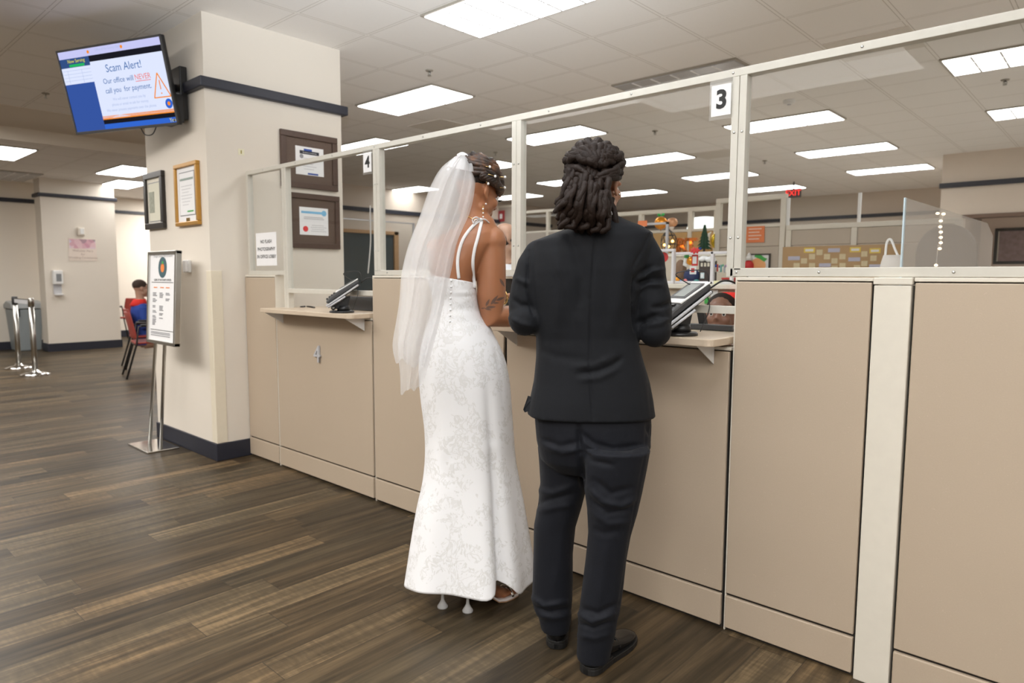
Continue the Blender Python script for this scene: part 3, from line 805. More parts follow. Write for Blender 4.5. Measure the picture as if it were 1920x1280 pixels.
# waste bin
t = thing('waste_bin', 'grey lidded waste bin between the left wall and the far column', 'bin', (-14.31, 3.06, 0))
r0 = lambda x, y, z, s: [Vector((x + a * s, y + b * s, z)) for a, b in ((-0.27, -0.22), (0.27, -0.22), (0.27, 0.22), (-0.27, 0.22))]
MB().loft([r0(-14.31, 3.06, 0.0, 0.8), r0(-14.31, 3.06, 0.72, 1.0)]).build('bin_body', plain('bin_grey', (0.25, 0.28, 0.29), 0.5), t, False, 0.02)
ld = MB().prism([(-14.58, 2.82, 0.73), (-14.58, 2.82, 0.80), (-14.4, 2.82, 0.86), (-14.06, 2.82, 0.82), (-14.02, 2.82, 0.75), (-14.02, 2.82, 0.73)], (0, 0.48, 0))
ld.build('lid', plain('lid_grey', (0.33, 0.35, 0.36), 0.45), t, False, 0.012)
MB().box(-14.05, -14.03, 2.86, 2.94, 0.6, 0.73).build('lid_clip', M_black, t)
# stanchions
def stanchion(x, y):
    t = thing('queue_stanchion', '', 'stanchion', (x, y, 0))
    MB().lathe([(0, 0), (0.17, 0), (0.17, 0.012), (0.12, 0.03), (0.05, 0.045), (0.04, 0.07), (0, 0.07)], (x, y, 0), 32).build('base', M_chrome, t, True)
    MB().lathe([(0, 0.05), (0.032, 0.05), (0.032, 0.9), (0, 0.9)], (x, y, 0), 20).build('post', M_steel, t, True)
    MB().lathe([(0, 0.9), (0.036, 0.9), (0.036, 1.0), (0.03, 1.01), (0, 1.01)], (x, y, 0), 20).build('belt_head', M_dgrey if x < -11 else M_steel, t, True)
    return t
s1 = stanchion(-11.58, 2.375); s1['label'] = 'farther left steel queue post with a dark belt head'; s1['group'] = 'queue posts'
s2 = stanchion(-10.66, 2.36); s2['label'] = 'nearer right steel queue post with a bright top'; s2['group'] = 'queue posts'
MB().box(-11.55, -10.69, 2.362, 2.368, 0.925, 0.985).build('belt', plain('belt_white', (0.6, 0.6, 0.62), 0.5), s1)
MB().box(-11.55, -10.69, 2.360, 2.3615, 0.98, 0.99).build('belt_edge', M_black, s1)

# red waiting chairs
M_chair = plain('red_chair_shell', (0.34, 0.052, 0.04), 0.4)
def chair_proto():
    t = thing('waiting_chair', '', 'chair')
    back = []
    for k in range(7):
        z = 0.50 + 0.34 * k / 6; y = -0.20 - 0.07 * k / 6; hw = 0.235 - 0.02 * (k / 6) ** 2
        back.append([Vector((hw * a, y + 0.035 * (1 - a * a) * -1 + (0.0 if s else 0.02), z)) for s, rr in ((0, (-1, -0.6, -0.2, 0.2, 0.6, 1)), (1, (1, 0.6, 0.2, -0.2, -0.6, -1))) for a in rr])
    MB().loft(back).build('backrest', M_chair, t, True, 0.008)
    st = MB(); st.prism([(-0.23, -0.22, 0.43), (0.23, -0.22, 0.43), (0.24, 0.22, 0.45), (0.2, 0.25, 0.45), (-0.2, 0.25, 0.45), (-0.24, 0.22, 0.45)], (0, 0, 0.03))
    st.build('seat', M_chair, t, False, 0.012)
    for s in (-1, 1):
        MB().tube([(s * 0.25, -0.33, 0), (s * 0.24, -0.2, 0.44), (s * 0.24, -0.17, 0.66), (s * 0.24, 0.12, 0.67)], 0.012, 8).build('leg', M_black, t, True)
        MB().tube([(s * 0.25, 0.28, 0), (s * 0.24, 0.2, 0.43)], 0.012, 8).build('leg', M_black, t, True)
        MB().box(s * 0.24 - 0.025, s * 0.24 + 0.025, -0.15, 0.15, 0.67, 0.69).build('armrest', M_dgrey, t, False, 0.008)
    MB().tube([(-0.24, -0.2, 0.42), (0.24, -0.2, 0.42)], 0.011, 8).build('stretcher', M_black, t, True)
    return t
ch = chair_proto()
chs = [((-9.55, 3.42), -0.22, 'nearest red waiting chair, partly hidden by the sign stand'),
       ((-10.5, 3.72), -0.22, 'second red waiting chair holding the person in blue'),
       ((-15.0, 4.95), -2.5, 'farthest red waiting chair beside the far column, facing the others')]
for i, ((x, y), a, lb) in enumerate(chs):
    if i == 0: ch.location = (x, y, 0); ch.rotation_euler = (0, 0, a); ch['label'] = lb; ch['group'] = 'red waiting chairs'
    else: dup(ch, (x, y, 0), a, lb, 'red waiting chairs')

# ------------------------------------------------------------------ service counter
Y0 = 2.35
M_dark = plain('dark_gap', (0.03, 0.026, 0.022), 0.8)
def counter_unit(x0, x1, zt, label, left=False, right=False):
    t = thing('counter_unit', label, 'counter panel', ((x0 + x1) / 2, Y0, 0), 'tan counter panels')
    MB().box(x0 + 0.004, x1 - 0.004, Y0, Y0 + 0.014, 0.146, zt - 0.016).build('face_panel', M_lam, t, False, 0.003)
    MB().box(x0 + 0.004, x1 - 0.004, Y0 - 0.003, Y0 + 0.014, 0.014, 0.136).build('kick_panel', M_lam, t, False, 0.003)
    MB().box(x0 + 0.002, x1 - 0.002, Y0 + 0.014, Y0 + 0.066, 0.0, zt - 0.014).build('panel_core', M_dark, t)
    cp = MB().box(x0, x1, Y0 + 0.006, Y0 + 0.085, zt - 0.012, zt)
    if left: cp.box(x0 - 0.002, x0 + 0.004, Y0 + 0.004, Y0 + 0.085, 0.0, zt)
    if right: cp.box(x1 - 0.004, x1 + 0.002, Y0 + 0.004, Y0 + 0.085, 0.0, zt)
    cp.box(x0, x1, Y0 + 0.068, Y0 + 0.085, 0.0, zt)
    cp.build('cream_cap', M_cream, t, False, 0.002)
    return t
ZT = 1.32
counter_unit(-4.75, -4.325, ZT, 'narrow tan counter panel against the big column, leftmost of the counter', right=True)
pB = counter_unit(-4.315, -3.235, 1.075, 'low tan counter panel below the left shelf carrying a metal numeral 4')
counter_unit(-3.225, -2.192, ZT, 'tall tan counter panel directly left of the bride, partly behind her veil', left=True)
counter_unit(-2.18, -1.072, 1.065, 'low tan counter panel below the shelf in front of the groom')
counter_unit(-1.062, -0.611, ZT, 'tall tan counter panel between the groom and the white upright post', left=True)
counter_unit(-0.499, 0.9, ZT, 'tall tan counter panel at the right edge beyond the white upright post')
q = ony(597, 665, Y0)
text('numeral', '4', 0.155, basis((q.x, Y0 - 0.008, q.z), (1, 0, 0), UP), M_lgrey, pB, ext=0.006)
t = thing('counter_post', 'tall cream metal upright between the two rightmost tan counter panels', 'post', (-0.555, Y0, 0))
MB().box(-0.607, -0.503, Y0 - 0.006, Y0 + 0.085, 0.0, 1.296).build('post_cover', M_cream, t, False, 0.003)
MB().box(-0.609, -0.501, Y0 - 0.009, Y0 + 0.086, 1.298, 1.3205).build('post_cap', M_cream, t, False, 0.003)

# glazed screen standing on the counter
YF, YB = 2.362, 2.402
t = thing('glazed_screen', 'long clear glazed screen in a cream metal frame standing on the counter', 'glass screen', (-2.5, 2.38, 1.32))
ZR0, ZR1 = 2.022, 2.05
XL = -4.712
MB().box(XL, 0.9, YF, YB, ZR0, ZR1).build('top_rail', M_greige, t, False, 0.002)
posts = [(XL, XL + 0.028, 1.345), (-4.222, -4.168, 1.1), (-3.218, -3.16, 1.345), (-2.16, -2.104, 1.345), (-1.104, -1.078, 1.32), (-1.076, -1.05, 1.345)]
for a, b, z in posts:
    pm = MB().box(a, b, YF, YB, z, ZR0)
    if b - a > 0.04:
        pm = MB().box(a, (a + b) / 2 - 0.0012, YF, YB, z, ZR0); pm.box((a + b) / 2 - 0.0012, (a + b) / 2 + 0.0012, YF + 0.002, YB - 0.002, z, ZR0); pm.box((a + b) / 2 + 0.0012, b, YF, YB, z, ZR0)
    pm.build('post', M_greige, t, False, 0.0015)
for a, b, z0, z1 in ((XL, -4.222, 1.322, 1.35), (-3.218, -2.13, 1.322, 1.35), (-1.09, 0.9, 1.322, 1.352), (-4.17, -3.228, 1.203, 1.232), (-2.104, -1.066, 1.186, 1.214)):
    MB().box(a, b, YF, YB, z0, z1).build('bottom_rail', M_greige, t, False, 0.002)
for a, b, z in ((XL + 0.028, -4.222, 1.35), (-4.168, -3.223, 1.232), (-3.16, -2.16, 1.35), (-2.104, -1.104, 1.214), (-1.05, 0.9, 1.352)):
    MB().box(a - 0.005, b + 0.005, 2.380, 2.385, z - 0.005, ZR0 + 0.005).build('glass_pane', M_glass, t)
sc = MB()
def screw(x, z):
    sc.lathe([(0, 0), (0.0048, 0), (0.0034, 0.003), (0, 0.003)], (0, 0, 0), 10, Matrix.Translation((x, YF, z)) @ Matrix.Rotation(PI / 2, 4, 'X'))
for x in [XL + 0.25 + 0.42 * k for k in range(13)]: screw(x, (ZR0 + ZR1) / 2)
for xa in (-3.2, -3.178, -2.146, -2.118, -1.092, -1.063):
    for z in (1.46, 1.83): screw(xa, z)
for x in (-1.065, -0.78, -0.4, -3.1, -2.2): screw(x, 1.337)
sc.build('screws', M_steel, t, True)

# paper signs on the screen
def paper_sign(x0, x1, z0, z1, body, size, label, sleeve=True, bold=0.0, mat=None):
    c = Vector(((x0 + x1) / 2, 2.356, (z0 + z1) / 2))
    t = thing('paper_sign', label, 'paper sign', c, 'signs taped to the glass')
    mt = basis(c, (1, 0, 0), UP)
    w, h = (x1 - x0) / 2, (z1 - z0) / 2
    MB().box(-w, w, -h, h, 0, 0.0015, mt).build('paper', M_paper, t)
    ln = body.split('\n')
    for k, b_ in enumerate(ln): text('lettering', b_, size, mt @ Matrix.Translation((0.002, ((len(ln) - 1) / 2 - k) * size * 1.55, 0.0022)), mat or M_ink, t, bold=bold)
    if sleeve: MB().box(-w - 0.008, w + 0.004, -h - 0.012, h + 0.02, -0.002, -0.0005, mt).build('clear_sleeve', M_acryl, t)
paper_sign(-1.178, -1.104, 1.894, 2.002, '3', 0.088, 'white paper sign with a bold black 3 beside the right screen post', bold=0.0032)
paper_sign(-3.296, -3.222, 1.902, 2.008, '4', 0.088, 'white paper sign with a black 4 left of the second full screen post', bold=0.0026)
paper_sign(-4.575, -4.295, 1.385, 1.61, 'NO FLASH\nPHOTOGRAPHY\nIN OFFICE LOBBY', 0.033, 'white notice reading no flash photography at the left end of the screen', False, bold=0.0006)

# transaction shelves
M_shelf = plain('pale_maple_laminate', (0.58, 0.475, 0.36), 0.4, var=0.06, nscale=12)
def shelf(x0, x1, label):
    t = thing('transaction_shelf', label, 'shelf', ((x0 + x1) / 2, 2.4, 1.085), 'counter shelves')
    r = 0.03
    def corner(cx, cy, a0): return [(cx + r * math.cos(a0 + k * PI / 8), cy + r * math.sin(a0 + k * PI / 8), 1.076) for k in range(5)]
    p = corner(x0 + r, 2.205 + r, PI) + corner(x1 - r, 2.205 + r, 1.5 * PI) + [(x1, 2.345, 1.076), (x1 - 0.008, 2.345, 1.076), (x1 - 0.008, 2.72, 1.076), (x0 + 0.008, 2.72, 1.076), (x0 + 0.008, 2.345, 1.076), (x0, 2.345, 1.076)]
    MB().prism(p, (0, 0, 0.027)).build('shelf_top', M_shelf, t, False, 0.003)
    for x in (x0 + 0.06, x1 - 0.062):
        MB().prism([(x, 2.346, 1.075), (x, 2.215, 1.075), (x, 2.346, 1.0)], (0.004, 0, 0)).build('bracket', M_white, t)
shelf(-4.28, -3.24, 'maple shelf with the far card terminal and pens, left of the bride')
shelf(-2.17, -1.074, 'maple shelf in front of the groom carrying the nearer card terminal')

# signature terminals
def terminal():
    t = thing('card_terminal', '', 'card terminal')
    b = MB().lathe([(0, 0), (0.07, 0), (0.071, 0.008), (0.066, 0.013), (0, 0.013)], n=32); b.build('base_disc', M_black, t, True)
    MB().lathe([(0, 0.013), (0.037, 0.013), (0.037, 0.03), (0.034, 0.033), (0.034, 0.042), (0, 0.042)], (0, 0.01, 0), 24).build('swivel', M_black, t, True)
    a = math.radians(34)
    mt = Matrix.Translation((0, 0.012, 0.108)) @ Matrix.Rotation(a, 4, 'X')
    st = MB().prism([(-0.022, -0.055, 0.02), (-0.022, 0.035, 0.03), (-0.022, 0.05, 0.10), (-0.022, -0.075, 0.055)], (0.044, 0, 0))
    st.lathe([(0, -0.03), (0.014, -0.03), (0.014, 0.03), (0, 0.03)], (0, 0, 0), 14, Matrix.Translation((0, -0.048, 0.03)) @ Matrix.Rotation(PI / 2, 4, 'Y'))
    st.build('tilt_stand', M_black, t, False, 0.004)
    MB().lathe([(0, 0), (0.008, 0), (0.006, 0.003), (0, 0.003)], (0, 0, 0), 12, Matrix.Translation((0.03, -0.048, 0.03)) @ Matrix.Rotation(PI / 2, 4, 'Y')).build('bolt', M_steel, t, True)
    cr = MB().box(-0.062, 0.062, -0.105, 0.108, -0.012, 0.002, mt); cr.build('cradle', M_black, t, False, 0.006)
    for sx in (-0.068, 0.058): MB().box(sx, sx + 0.01, -0.12, 0.1, -0.006, 0.004, mt).build('side_rail', M_lgrey, t, False, 0.003)
    MB().prism([(-0.058, -0.104, 0.004), (-0.058, 0.112, 0.004), (-0.058, 0.116, 0.026), (-0.058, 0.0, 0.034), (-0.058, -0.07, 0.032), (-0.058, -0.110, 0.020)], (0.116, 0, 0), mt).build('terminal_body', M_dgrey, t, False, 0.008)
    MB().prism([(-0.0595, -0.03, 0.032), (-0.0595, 0.116, 0.026), (-0.0595, 0.119, 0.030), (-0.0595, -0.03, 0.0385)], (0.119, 0, 0), mt).build('face_plate', M_white, t, False, 0.002)
    MB().prism([(-0.05, -0.002, 0.0386), (-0.05, 0.10, 0.0352), (-0.05, 0.10, 0.036), (-0.05, -0.002, 0.0394)], (0.1, 0, 0), mt).build('screen_bezel', M_dgrey, t)
    MB().prism([(-0.034, 0.008, 0.0392), (-0.034, 0.092, 0.0362), (-0.034, 0.092, 0.0368), (-0.034, 0.008, 0.0398)], (0.068, 0, 0), mt).build('screen', plain('grey_lcd', (0.32, 0.34, 0.33), 0.2), t)
    k = MB()
    for i in range(3):
        for j in range(4): k.box(-0.036 + 0.026 * i, -0.016 + 0.026 * i, -0.098 + 0.017 * j, -0.087 + 0.017 * j, 0.026 + 0.0016 * j, 0.034 + 0.0018 * j, mt)
    k.build('keypad', M_black, t, False, 0.002)
    s = MB().tube([mt @ Vector((0.073, -0.115, -0.012)), mt @ Vector((0.073, 0.0, -0.014))], 0.005, 8); s.build('stylus', M_lgrey, t, True)
    c = MB().tube(spline([mt @ Vector((-0.02, 0.10, 0.01)), mt @ Vector((-0.05, 0.05, 0.07)) + Vector((0, 0, 0.03)), mt @ Vector((-0.02, 0.12, 0.08)), mt @ Vector((0.01, 0.15, 0.05)), mt @ Vector((0.02, 0.125, 0.0))], 8), 0.0022, 6)
    c.tube(spline([mt @ Vector((0.03, 0.12, 0.0)), mt @ Vector((0.06, 0.17, 0.0)), mt @ Vector((0.09, 0.2, -0.05)), Vector((0.13, 0.33, 0.06))], 8), 0.0035, 6)
    c.tube(spline([mt @ Vector((0.04, 0.09, -0.012)), mt @ Vector((0.06, 0.06, -0.05)), Vector((0.05, 0.06, 0.015))], 8), 0.0018, 6)
    c.build('cable', M_black, t, True)
    return t
ct = terminal()
q = onz(1272, 628, 1.103); ct.location = q; ct.rotation_euler = (0, 0, math.radians(-28)); ct['label'] = 'nearer card terminal on a black round stand beside the groom\'s right elbow'; ct['group'] = 'card terminals'
q = onz(641, 586, 1.103)
dup(ct, q, math.radians(-33), 'far card terminal on the left shelf, seen edge on with looping cable', 'card terminals')
# pens on the far shelf
def pen(px0, px1, label, r=0.005, L=None):
    a = onz(*px0, 1.103 + r); b = onz(*px1, 1.103 + r)
    d = (b - a).normalized()
    t = thing('pen', label, 'pen', a, 'pens on the far shelf')
    MB().tube([a, a + d * 0.02, b], [r * 0.6, r, r], 10).build('barrel', M_black, t, True)
    MB().tube([b, b + d * 0.012], [r * 1.15, r * 1.0], 10).build('pen_cap', M_dgrey, t, True)
pen((575, 574), (589, 576), 'longer black pen on the left shelf beside the far terminal')
pen((563, 575), (570, 574.5), 'short dark pen stub left of the longer pen on the shelf')
# black trays behind the glass
def tray(x0, x1, y, z0, z1, label, leg=None):
    t = thing('desk_tray', label, 'tray', ((x0 + x1) / 2, y, z0))
    MB().box(x0, x1, y, y + 0.02, z0, z1).build('tray_front', M_dgrey, t, False, 0.003)
    MB().box(x0, x1, y + 0.02, y + 0.22, z0, z0 + 0.01).build('tray_floor', M_black, t)
    if leg: MB().prism([(leg, y + 0.03, z0), (leg + 0.03, y + 0.03, z0), (leg + 0.01, y + 0.03, z0 + 0.09), (leg - 0.02, y + 0.03, z0 + 0.09)], (0, 0.02, 0)).build('side_support', M_black, t)
a = ony(646, 570, 2.5); b = ony(700, 570, 2.5)
tray(a.x, b.x, 2.5, 1.104, 1.19, 'dark grey desk tray behind the far card terminal')
a = ony(1275, 606, 2.58); b = ony(1372, 606, 2.58)
tray(a.x, b.x, 2.58, 1.104, 1.128, 'low black tray behind the nearer terminal under the glass edge', ony(1306, 600, 2.58).x)

# ------------------------------------------------------------------ office behind the glass
M_glow = emit('warm_bulb', (1.0, 0.5, 0.12), 8.0)
M_warmw = emit('glint_glow', (1.0, 0.72, 0.42), 9.0)  # glow of the added beads that imitate reflections in the shield
# high storage cabinet behind the counter so that the festive things have something to stand on
YW, YG = 3.62, 3.95
ZD = ony(1300, 532, YW).z
t = thing('storage_cabinet', 'greige office cabinet behind the seated clerk, the festive things stand on it', 'cabinet', (-2.0, 3.95, 0))
XDR = ony(1379, 530, 3.95).x
MB().box(-2.95, -0.86, 3.46, 4.58, ZD - 0.025, ZD).build('cabinet_top', M_cream, t, False, 0.004)
MB().box(-2.93, -0.88, 3.5, 4.55, 0, ZD - 0.025).build('cabinet_body', M_tan, t)
for px0, py0, px1, py1, mm in ((1320, 541, 1329, 553, M_paper), (1322, 557, 1330, 569, M_green), (1334, 543, 1346, 566, M_paper), (1290, 541, 1302, 553, M_sky)):
    a, b = ony(px0, py0, 3.5), ony(px1, py1, 3.5)
    MB().box(a.x, b.x, 3.494, 3.499, b.z, a.z).build('taped_note', mm, t)

def partition(name_label, x0, x1, y, ztop, zglass, rows, posts_x, kind_t=M_tan):
    t = thing('office_partition', name_label, 'partition', ((x0 + x1) / 2, y, 0), 'office partitions')
    fr = MB()
    xs = [x0] + posts_x + [x1]
    fr.box(x0 - 0.025, x1 + 0.025, y - 0.03, y + 0.03, ztop - 0.045, ztop)
    for x in xs: fr.box(x - 0.025, x + 0.025, y - 0.03, y + 0.03, 0, ztop - 0.045)
    if zglass: fr.box(x0, x1, y - 0.028, y + 0.028, zglass - 0.03, zglass)
    fr.build('frame', M_cream, t, False, 0.004)
    zr = [zglass - 0.03 if zglass else ztop - 0.045] + rows
    for a, b in zip(xs[:-1], xs[1:]):
        if zglass: MB().box(a + 0.025, b - 0.025, y - 0.004, y + 0.004, zglass, ztop - 0.045).build('glass_pane', M_glass, t)
        for z1, z0 in zip(zr[:-1], zr[1:]):
            MB().box(a + 0.027, b - 0.027, y - 0.026, y + 0.026, z0 + 0.006, z1 - 0.002).build('tile', kind_t, t, False, 0.006)
    return t
YA, YBp = 7.08, 6.57
zA = ony(1240, 393, YA).z; zAg = ony(1240, 432, YA).z
partition('rear office partition with glass on top, holding party decorations', ony(1085, 400, YA).x, ony(1345, 390, YA).x, YA, zA, zAg, [1.5, 1.1, 0.1], [ony(1203, 400, YA).x, ony(1296, 400, YA).x], plain('gold_kraft_paper', (0.55, 0.34, 0.13), 0.35, bump=0.3, nscale=20))
zB = ony(1400, 369, YBp).z; zBg = ony(1400, 422, YBp).z
xB0, xB1 = ony(1349, 380, YBp).x, ony(1471, 380, YBp).x
partition('tall glass topped office partition right of the number 3 post', xB0, xB1, YBp, zB, zBg, [1.61, 1.33, 0.1], [])
zC = ony(1560, 419, YBp).z
partition('lower office partition carrying the brown paper display, right of the glass topped one', xB1 + 0.06, -1.1, YBp, zC, 0, [1.61, 1.33, 0.1], [ony(1603, 440, YBp).x])
t = thing('clear_divider', 'clear divider pane standing on the lower office partition', 'divider', (xB1 + 0.4, YBp, zC))
MB().box(xB1 + 0.07, ony(1612, 400, YBp).x, YBp - 0.004, YBp + 0.004, zC, zB - 0.04).build('glass_pane', M_glass, t)
for px in (1478, 1611):
    x = ony(px, 400, YBp).x; MB().box(x - 0.012, x + 0.012, YBp - 0.012, YBp + 0.012, zC, zB - 0.04).build('edge_post', M_white, t)
partition('grey office partition behind the bride and groom', ony(975, 420, 9.0).x, ony(1080, 420, 9.0).x, 9.0, ony(1030, 392, 9).z, ony(1030, 432, 9).z, [1.4, 0.9, 0.1], [ony(1028, 420, 9).x], M_taupe)
partition('grey office partition glimpsed between the bride\'s face and the screen post', ony(880, 440, 10.2).x, ony(962, 440, 10.2).x, 10.2, ony(930, 440, 10.2).z, 0, [1.3, 0.9, 0.1], [], M_taupe)

# clear divider with bright edges in front of the wood framed window
a, b = onx(643, 368, -7.0), onx(776, 378, -7.0)
t = thing('clear_divider', 'clear acrylic divider in front of the wood framed window at the left', 'divider', (-7.0, a.y, 0))
MB().box(-7.004, -6.996, a.y, b.y, 0.9, 2.0).build('acrylic_sheet', M_glass, t)
MB().box(-7.012, -6.988, b.y - 0.02, b.y, 0.9, 2.0).build('edge_post', M_lgrey, t)
MB().box(-7.006, -6.994, a.y, b.y, 1.985, 2.0).build('top_edge', M_lgrey, t)
MB().box(-7.2, -6.8, a.y - 0.1, b.y + 0.1, 0.0, 0.9).build('plinth', M_tan, t)
t = thing('hanging_cord', 'thin white cord hanging before the dark window left of the veil', 'cord', onx(694, 385, -6.985))
MB().tube(spline([onx(p[0], p[1], -6.985) for p in ((694, 385), (694.5, 420), (695, 450), (693, 480), (690, 512))], 5), 0.007, 6).build('cord_line', M_white, t, True)

# brown paper display with cards on the lower partition
YD = YBp - 0.032
M_kraft = plain('kraft_paper', (0.50, 0.33, 0.17), 0.7, var=0.12, nscale=8, bump=0.25)
def R(px0, py0, px1, py1, y):
    a, b = ony(px0, py0, y), ony(px1, py1, y); return min(a.x, b.x), max(a.x, b.x), min(a.z, b.z), max(a.z, b.z)
x0, x1, z0, z1 = R(1468, 463, 1692, 530, YD)
t = thing('paper_display', 'brown kraft paper wall display with small cream and yellow cards', 'wall display', ((x0 + x1) / 2, YD, z0))
MB().box(x0, x1, YD - 0.003, YD, z0, z1).build('paper_sheet', M_kraft, t)
M_card = plain('cream_card', (0.72, 0.62, 0.40), 0.7, var=0.1, nscale=90); M_ylw = plain('yellow_card', (0.85, 0.65, 0.12), 0.6); M_lil = plain('lilac_card', (0.55, 0.55, 0.68), 0.6)
cards = [(1537, 473), (1523, 481), (1551, 481), (1508, 489), (1565, 489), (1580, 481), (1494, 498), (1523, 498), (1580, 498), (1621, 476), (1638, 484), (1621, 494), (1662, 490), (1565, 503), (1607, 502)]
for px, py in cards:
    a = R(px - 5.5, py - 5, px + 5.5, py + 5, YD); MB().box(a[0], a[1], YD - 0.007, YD - 0.003, a[2], a[3]).build('note_card', M_card, t)
for px, py in ((1518, 469), (1604, 468), (1641, 470)):
    a = R(px - 10, py - 4.5, px + 10, py + 4.5, YD); MB().box(a[0], a[1], YD - 0.006, YD - 0.003, a[2], a[3]).build('yellow_label', M_ylw, t)
    MB().box(a[0] + 0.012, a[1] - 0.012, YD - 0.008, YD - 0.006, a[2] + 0.012, a[3] - 0.012).build('label_face', M_paper, t)
for px, py in ((1564, 469), (1489, 484), (1602, 486), (1547, 497), (1641, 499)):
    a = R(px - 11, py - 3.5, px + 11, py + 3.5, YD); MB().box(a[0], a[1], YD - 0.006, YD - 0.003, a[2], a[3]).build('lilac_label', M_lil, t, False, 0.01)
# orange notice and framed fruit picture on the glass topped partition
YO = YBp - 0.03
x0, x1, z0, z1 = R(1399, 425, 1433, 454, YO)
t = thing('orange_notice', 'orange notice with white lines on the partition right of post 3', 'notice', ((x0 + x1) / 2, YO, z0))
MB().box(x0, x1, YO - 0.004, YO, z0, z1).build('notice_sheet', plain('orange_card', (0.75, 0.22, 0.08), 0.6), t)
for k in range(4): MB().box(x0 + 0.03, x1 - 0.03 - 0.02 * (k % 2), YO - 0.006, YO - 0.004, z1 - 0.03 - 0.032 * k, z1 - 0.02 - 0.032 * k).build('printed_line', plain('pale_peach_print', (0.85, 0.62, 0.52), 0.6), t)
x0, x1, z0, z1 = R(1403, 476, 1443, 535, YO)
t = thing('fruit_picture', 'black framed picture of an orange fruit with green leaves', 'picture', ((x0 + x1) / 2, YO, z0))
MB().frame(x0, x1, z0, z1, 0.012, YO - 0.02, YO).build('frame', M_bkfr, t)
MB().box(x0 + 0.01, x1 - 0.01, YO - 0.008, YO, z0 + 0.01, z1 - 0.01).build('picture_sheet', M_paper, t)
q = ony(1422, 498, YO); MB().lathe([(0, 0), (0.075, 0), (0.075, 0.003), (0, 0.003)], (0, 0, 0), 28, Matrix.Translation((q.x, YO - 0.008, q.z)) @ Matrix.Rotation(PI / 2, 4, 'X')).build('fruit', plain('soft_orange_print', (0.85, 0.42, 0.18), 0.6), t)
q = ony(1424, 481, YO - 0.01)
MB().prism([(q.x - 0.05, YO - 0.011, q.z), (q.x - 0.04, YO - 0.011, q.z + 0.03), (q.x + 0.01, YO - 0.011, q.z + 0.02), (q.x + 0.05, YO - 0.011, q.z - 0.01), (q.x + 0.08, YO - 0.011, q.z - 0.02), (q.x + 0.05, YO - 0.011, q.z - 0.05), (q.x, YO - 0.011, q.z - 0.02)], (0, -0.002, 0)).build('leaves', M_green, t)
q = ony(1404, 492, YBp - 0.055)
t = thing('ornament', 'small red and white ornament just right of the number 3 post', 'ornament', q)
MB().lathe([(0, -0.09), (0.05, -0.09), (0.045, -0.01), (0.02, 0.02), (0, 0.02)], q).build('red_body', M_red, t, True)
MB().lathe([(0, 0.02), (0.035, 0.02), (0.02, 0.07), (0.0, 0.10)], q).build('white_top', M_white, t, True)

# party decorations by the rear partition
YP = 6.75
M_foil_o = plain('orange_foil', (0.85, 0.33, 0.02), 0.16, metal=0.55); M_foil_c = plain('copper_foil', (0.80, 0.26, 0.07), 0.14, metal=0.9)
def balloon(px, py, rx, rz, mat, label, leaf=False, name='foil_balloon'):
    q = ony(px, py, YP - 0.25); s = (q - CAM).dot(RZ) / FPX
    t = thing(name, label, 'balloon', q)
    MB().ell(q, (rx * s, rx * s * 0.7, rz * s), n=24, m=14).build('balloon_body', mat, t, True)
    MB().tube([q + Vector((0, 0, -rz * s)), q + Vector((0, 0, -rz * s - 0.015))], [0.003, 0.008], 8).build('balloon_neck', mat, t, True)
    if leaf:
        lf = MB()
        for sx in (-1, 1): lf.ell(q + Vector((sx * 4.2 * s, 0, rz * s + 3.2 * s)), (4 * s, 2 * s, 2.6 * s), Matrix.Rotation(sx * -0.4, 3, 'Y').to_4x4())
        lf.build('leaves', plain('green_foil', (0.05, 0.55, 0.12), 0.25), t, True)
balloon(1239, 418, 13, 12, M_foil_o, 'orange fruit shaped balloon with two green leaves on top', True)
balloon(1260, 417, 11, 9, plain('peach_foil', (0.75, 0.40, 0.22), 0.2, metal=0.3), 'peach balloon half behind the orange fruit balloon')
balloon(1259.5, 425, 5, 6, plain('white_latex', (0.9, 0.85, 0.8), 0.25), 'small white balloon right of the orange fruit balloon')
for ch_, px, lb in (('R', 1278, 'copper foil letter balloon R behind the glass'), ('T', 1296, 'copper foil letter balloon T right of the letter R')):
    q = ony(px, 461, YP - 0.15); s = (q - CAM).dot(RZ) / FPX
    t = thing('letter_balloon', lb, 'letter balloon', q, 'copper letter balloons')
    mt = basis(q, (1, 0, 0), UP)
    o = text('balloon_letter', ch_, 36 * s, mt, M_foil_c, t, ext=0.018, bold=0.008)
    bv = o.modifiers.new('bevel', 'BEVEL'); bv.width = 0.012; bv.segments = 3; bv.limit_method = 'ANGLE'
    MB().tube([q + Vector((0, 0.01, 12 * s)), q + Vector((0, 0.01, 17 * s))], 0.002, 6).build('hanging_thread', M_gold, t)
q0 = ony(1254, 452, YP - 0.3)
t = thing('wire_lantern', 'black wire web ornament with small glowing bulbs beside the groom\'s shoulder', 'ornament', q0)
wm = MB()
for k in range(9):
    a = 2 * PI * k / 9
    wm.tube(spline([q0 + Vector((0, 0, 0.12)), q0 + Vector((0.07 * math.cos(a), 0.05 * math.sin(a), 0.06)), q0 + Vector((0.09 * math.cos(a + 0.4), 0.06 * math.sin(a + 0.4), -0.03)), q0 + Vector((0.05 * math.cos(a), 0.04 * math.sin(a), -0.13))], 5), 0.004, 6)
for z, r in ((0.06, 0.07), (-0.03, 0.09), (-0.1, 0.06)): wm.tube([q0 + Vector((r * math.cos(2 * PI * k / 16), r * 0.7 * math.sin(2 * PI * k / 16), z)) for k in range(17)], 0.004, 6)
wm.build('wire_cage', M_black, t, True)
for px, py in ((1261, 452), (1246, 459), (1253, 462)):
    MB().ell(ony(px, py, YP - 0.36), 0.014).build('bulb', M_glow, t, True)
q = ony(1321, 424, 8.4)
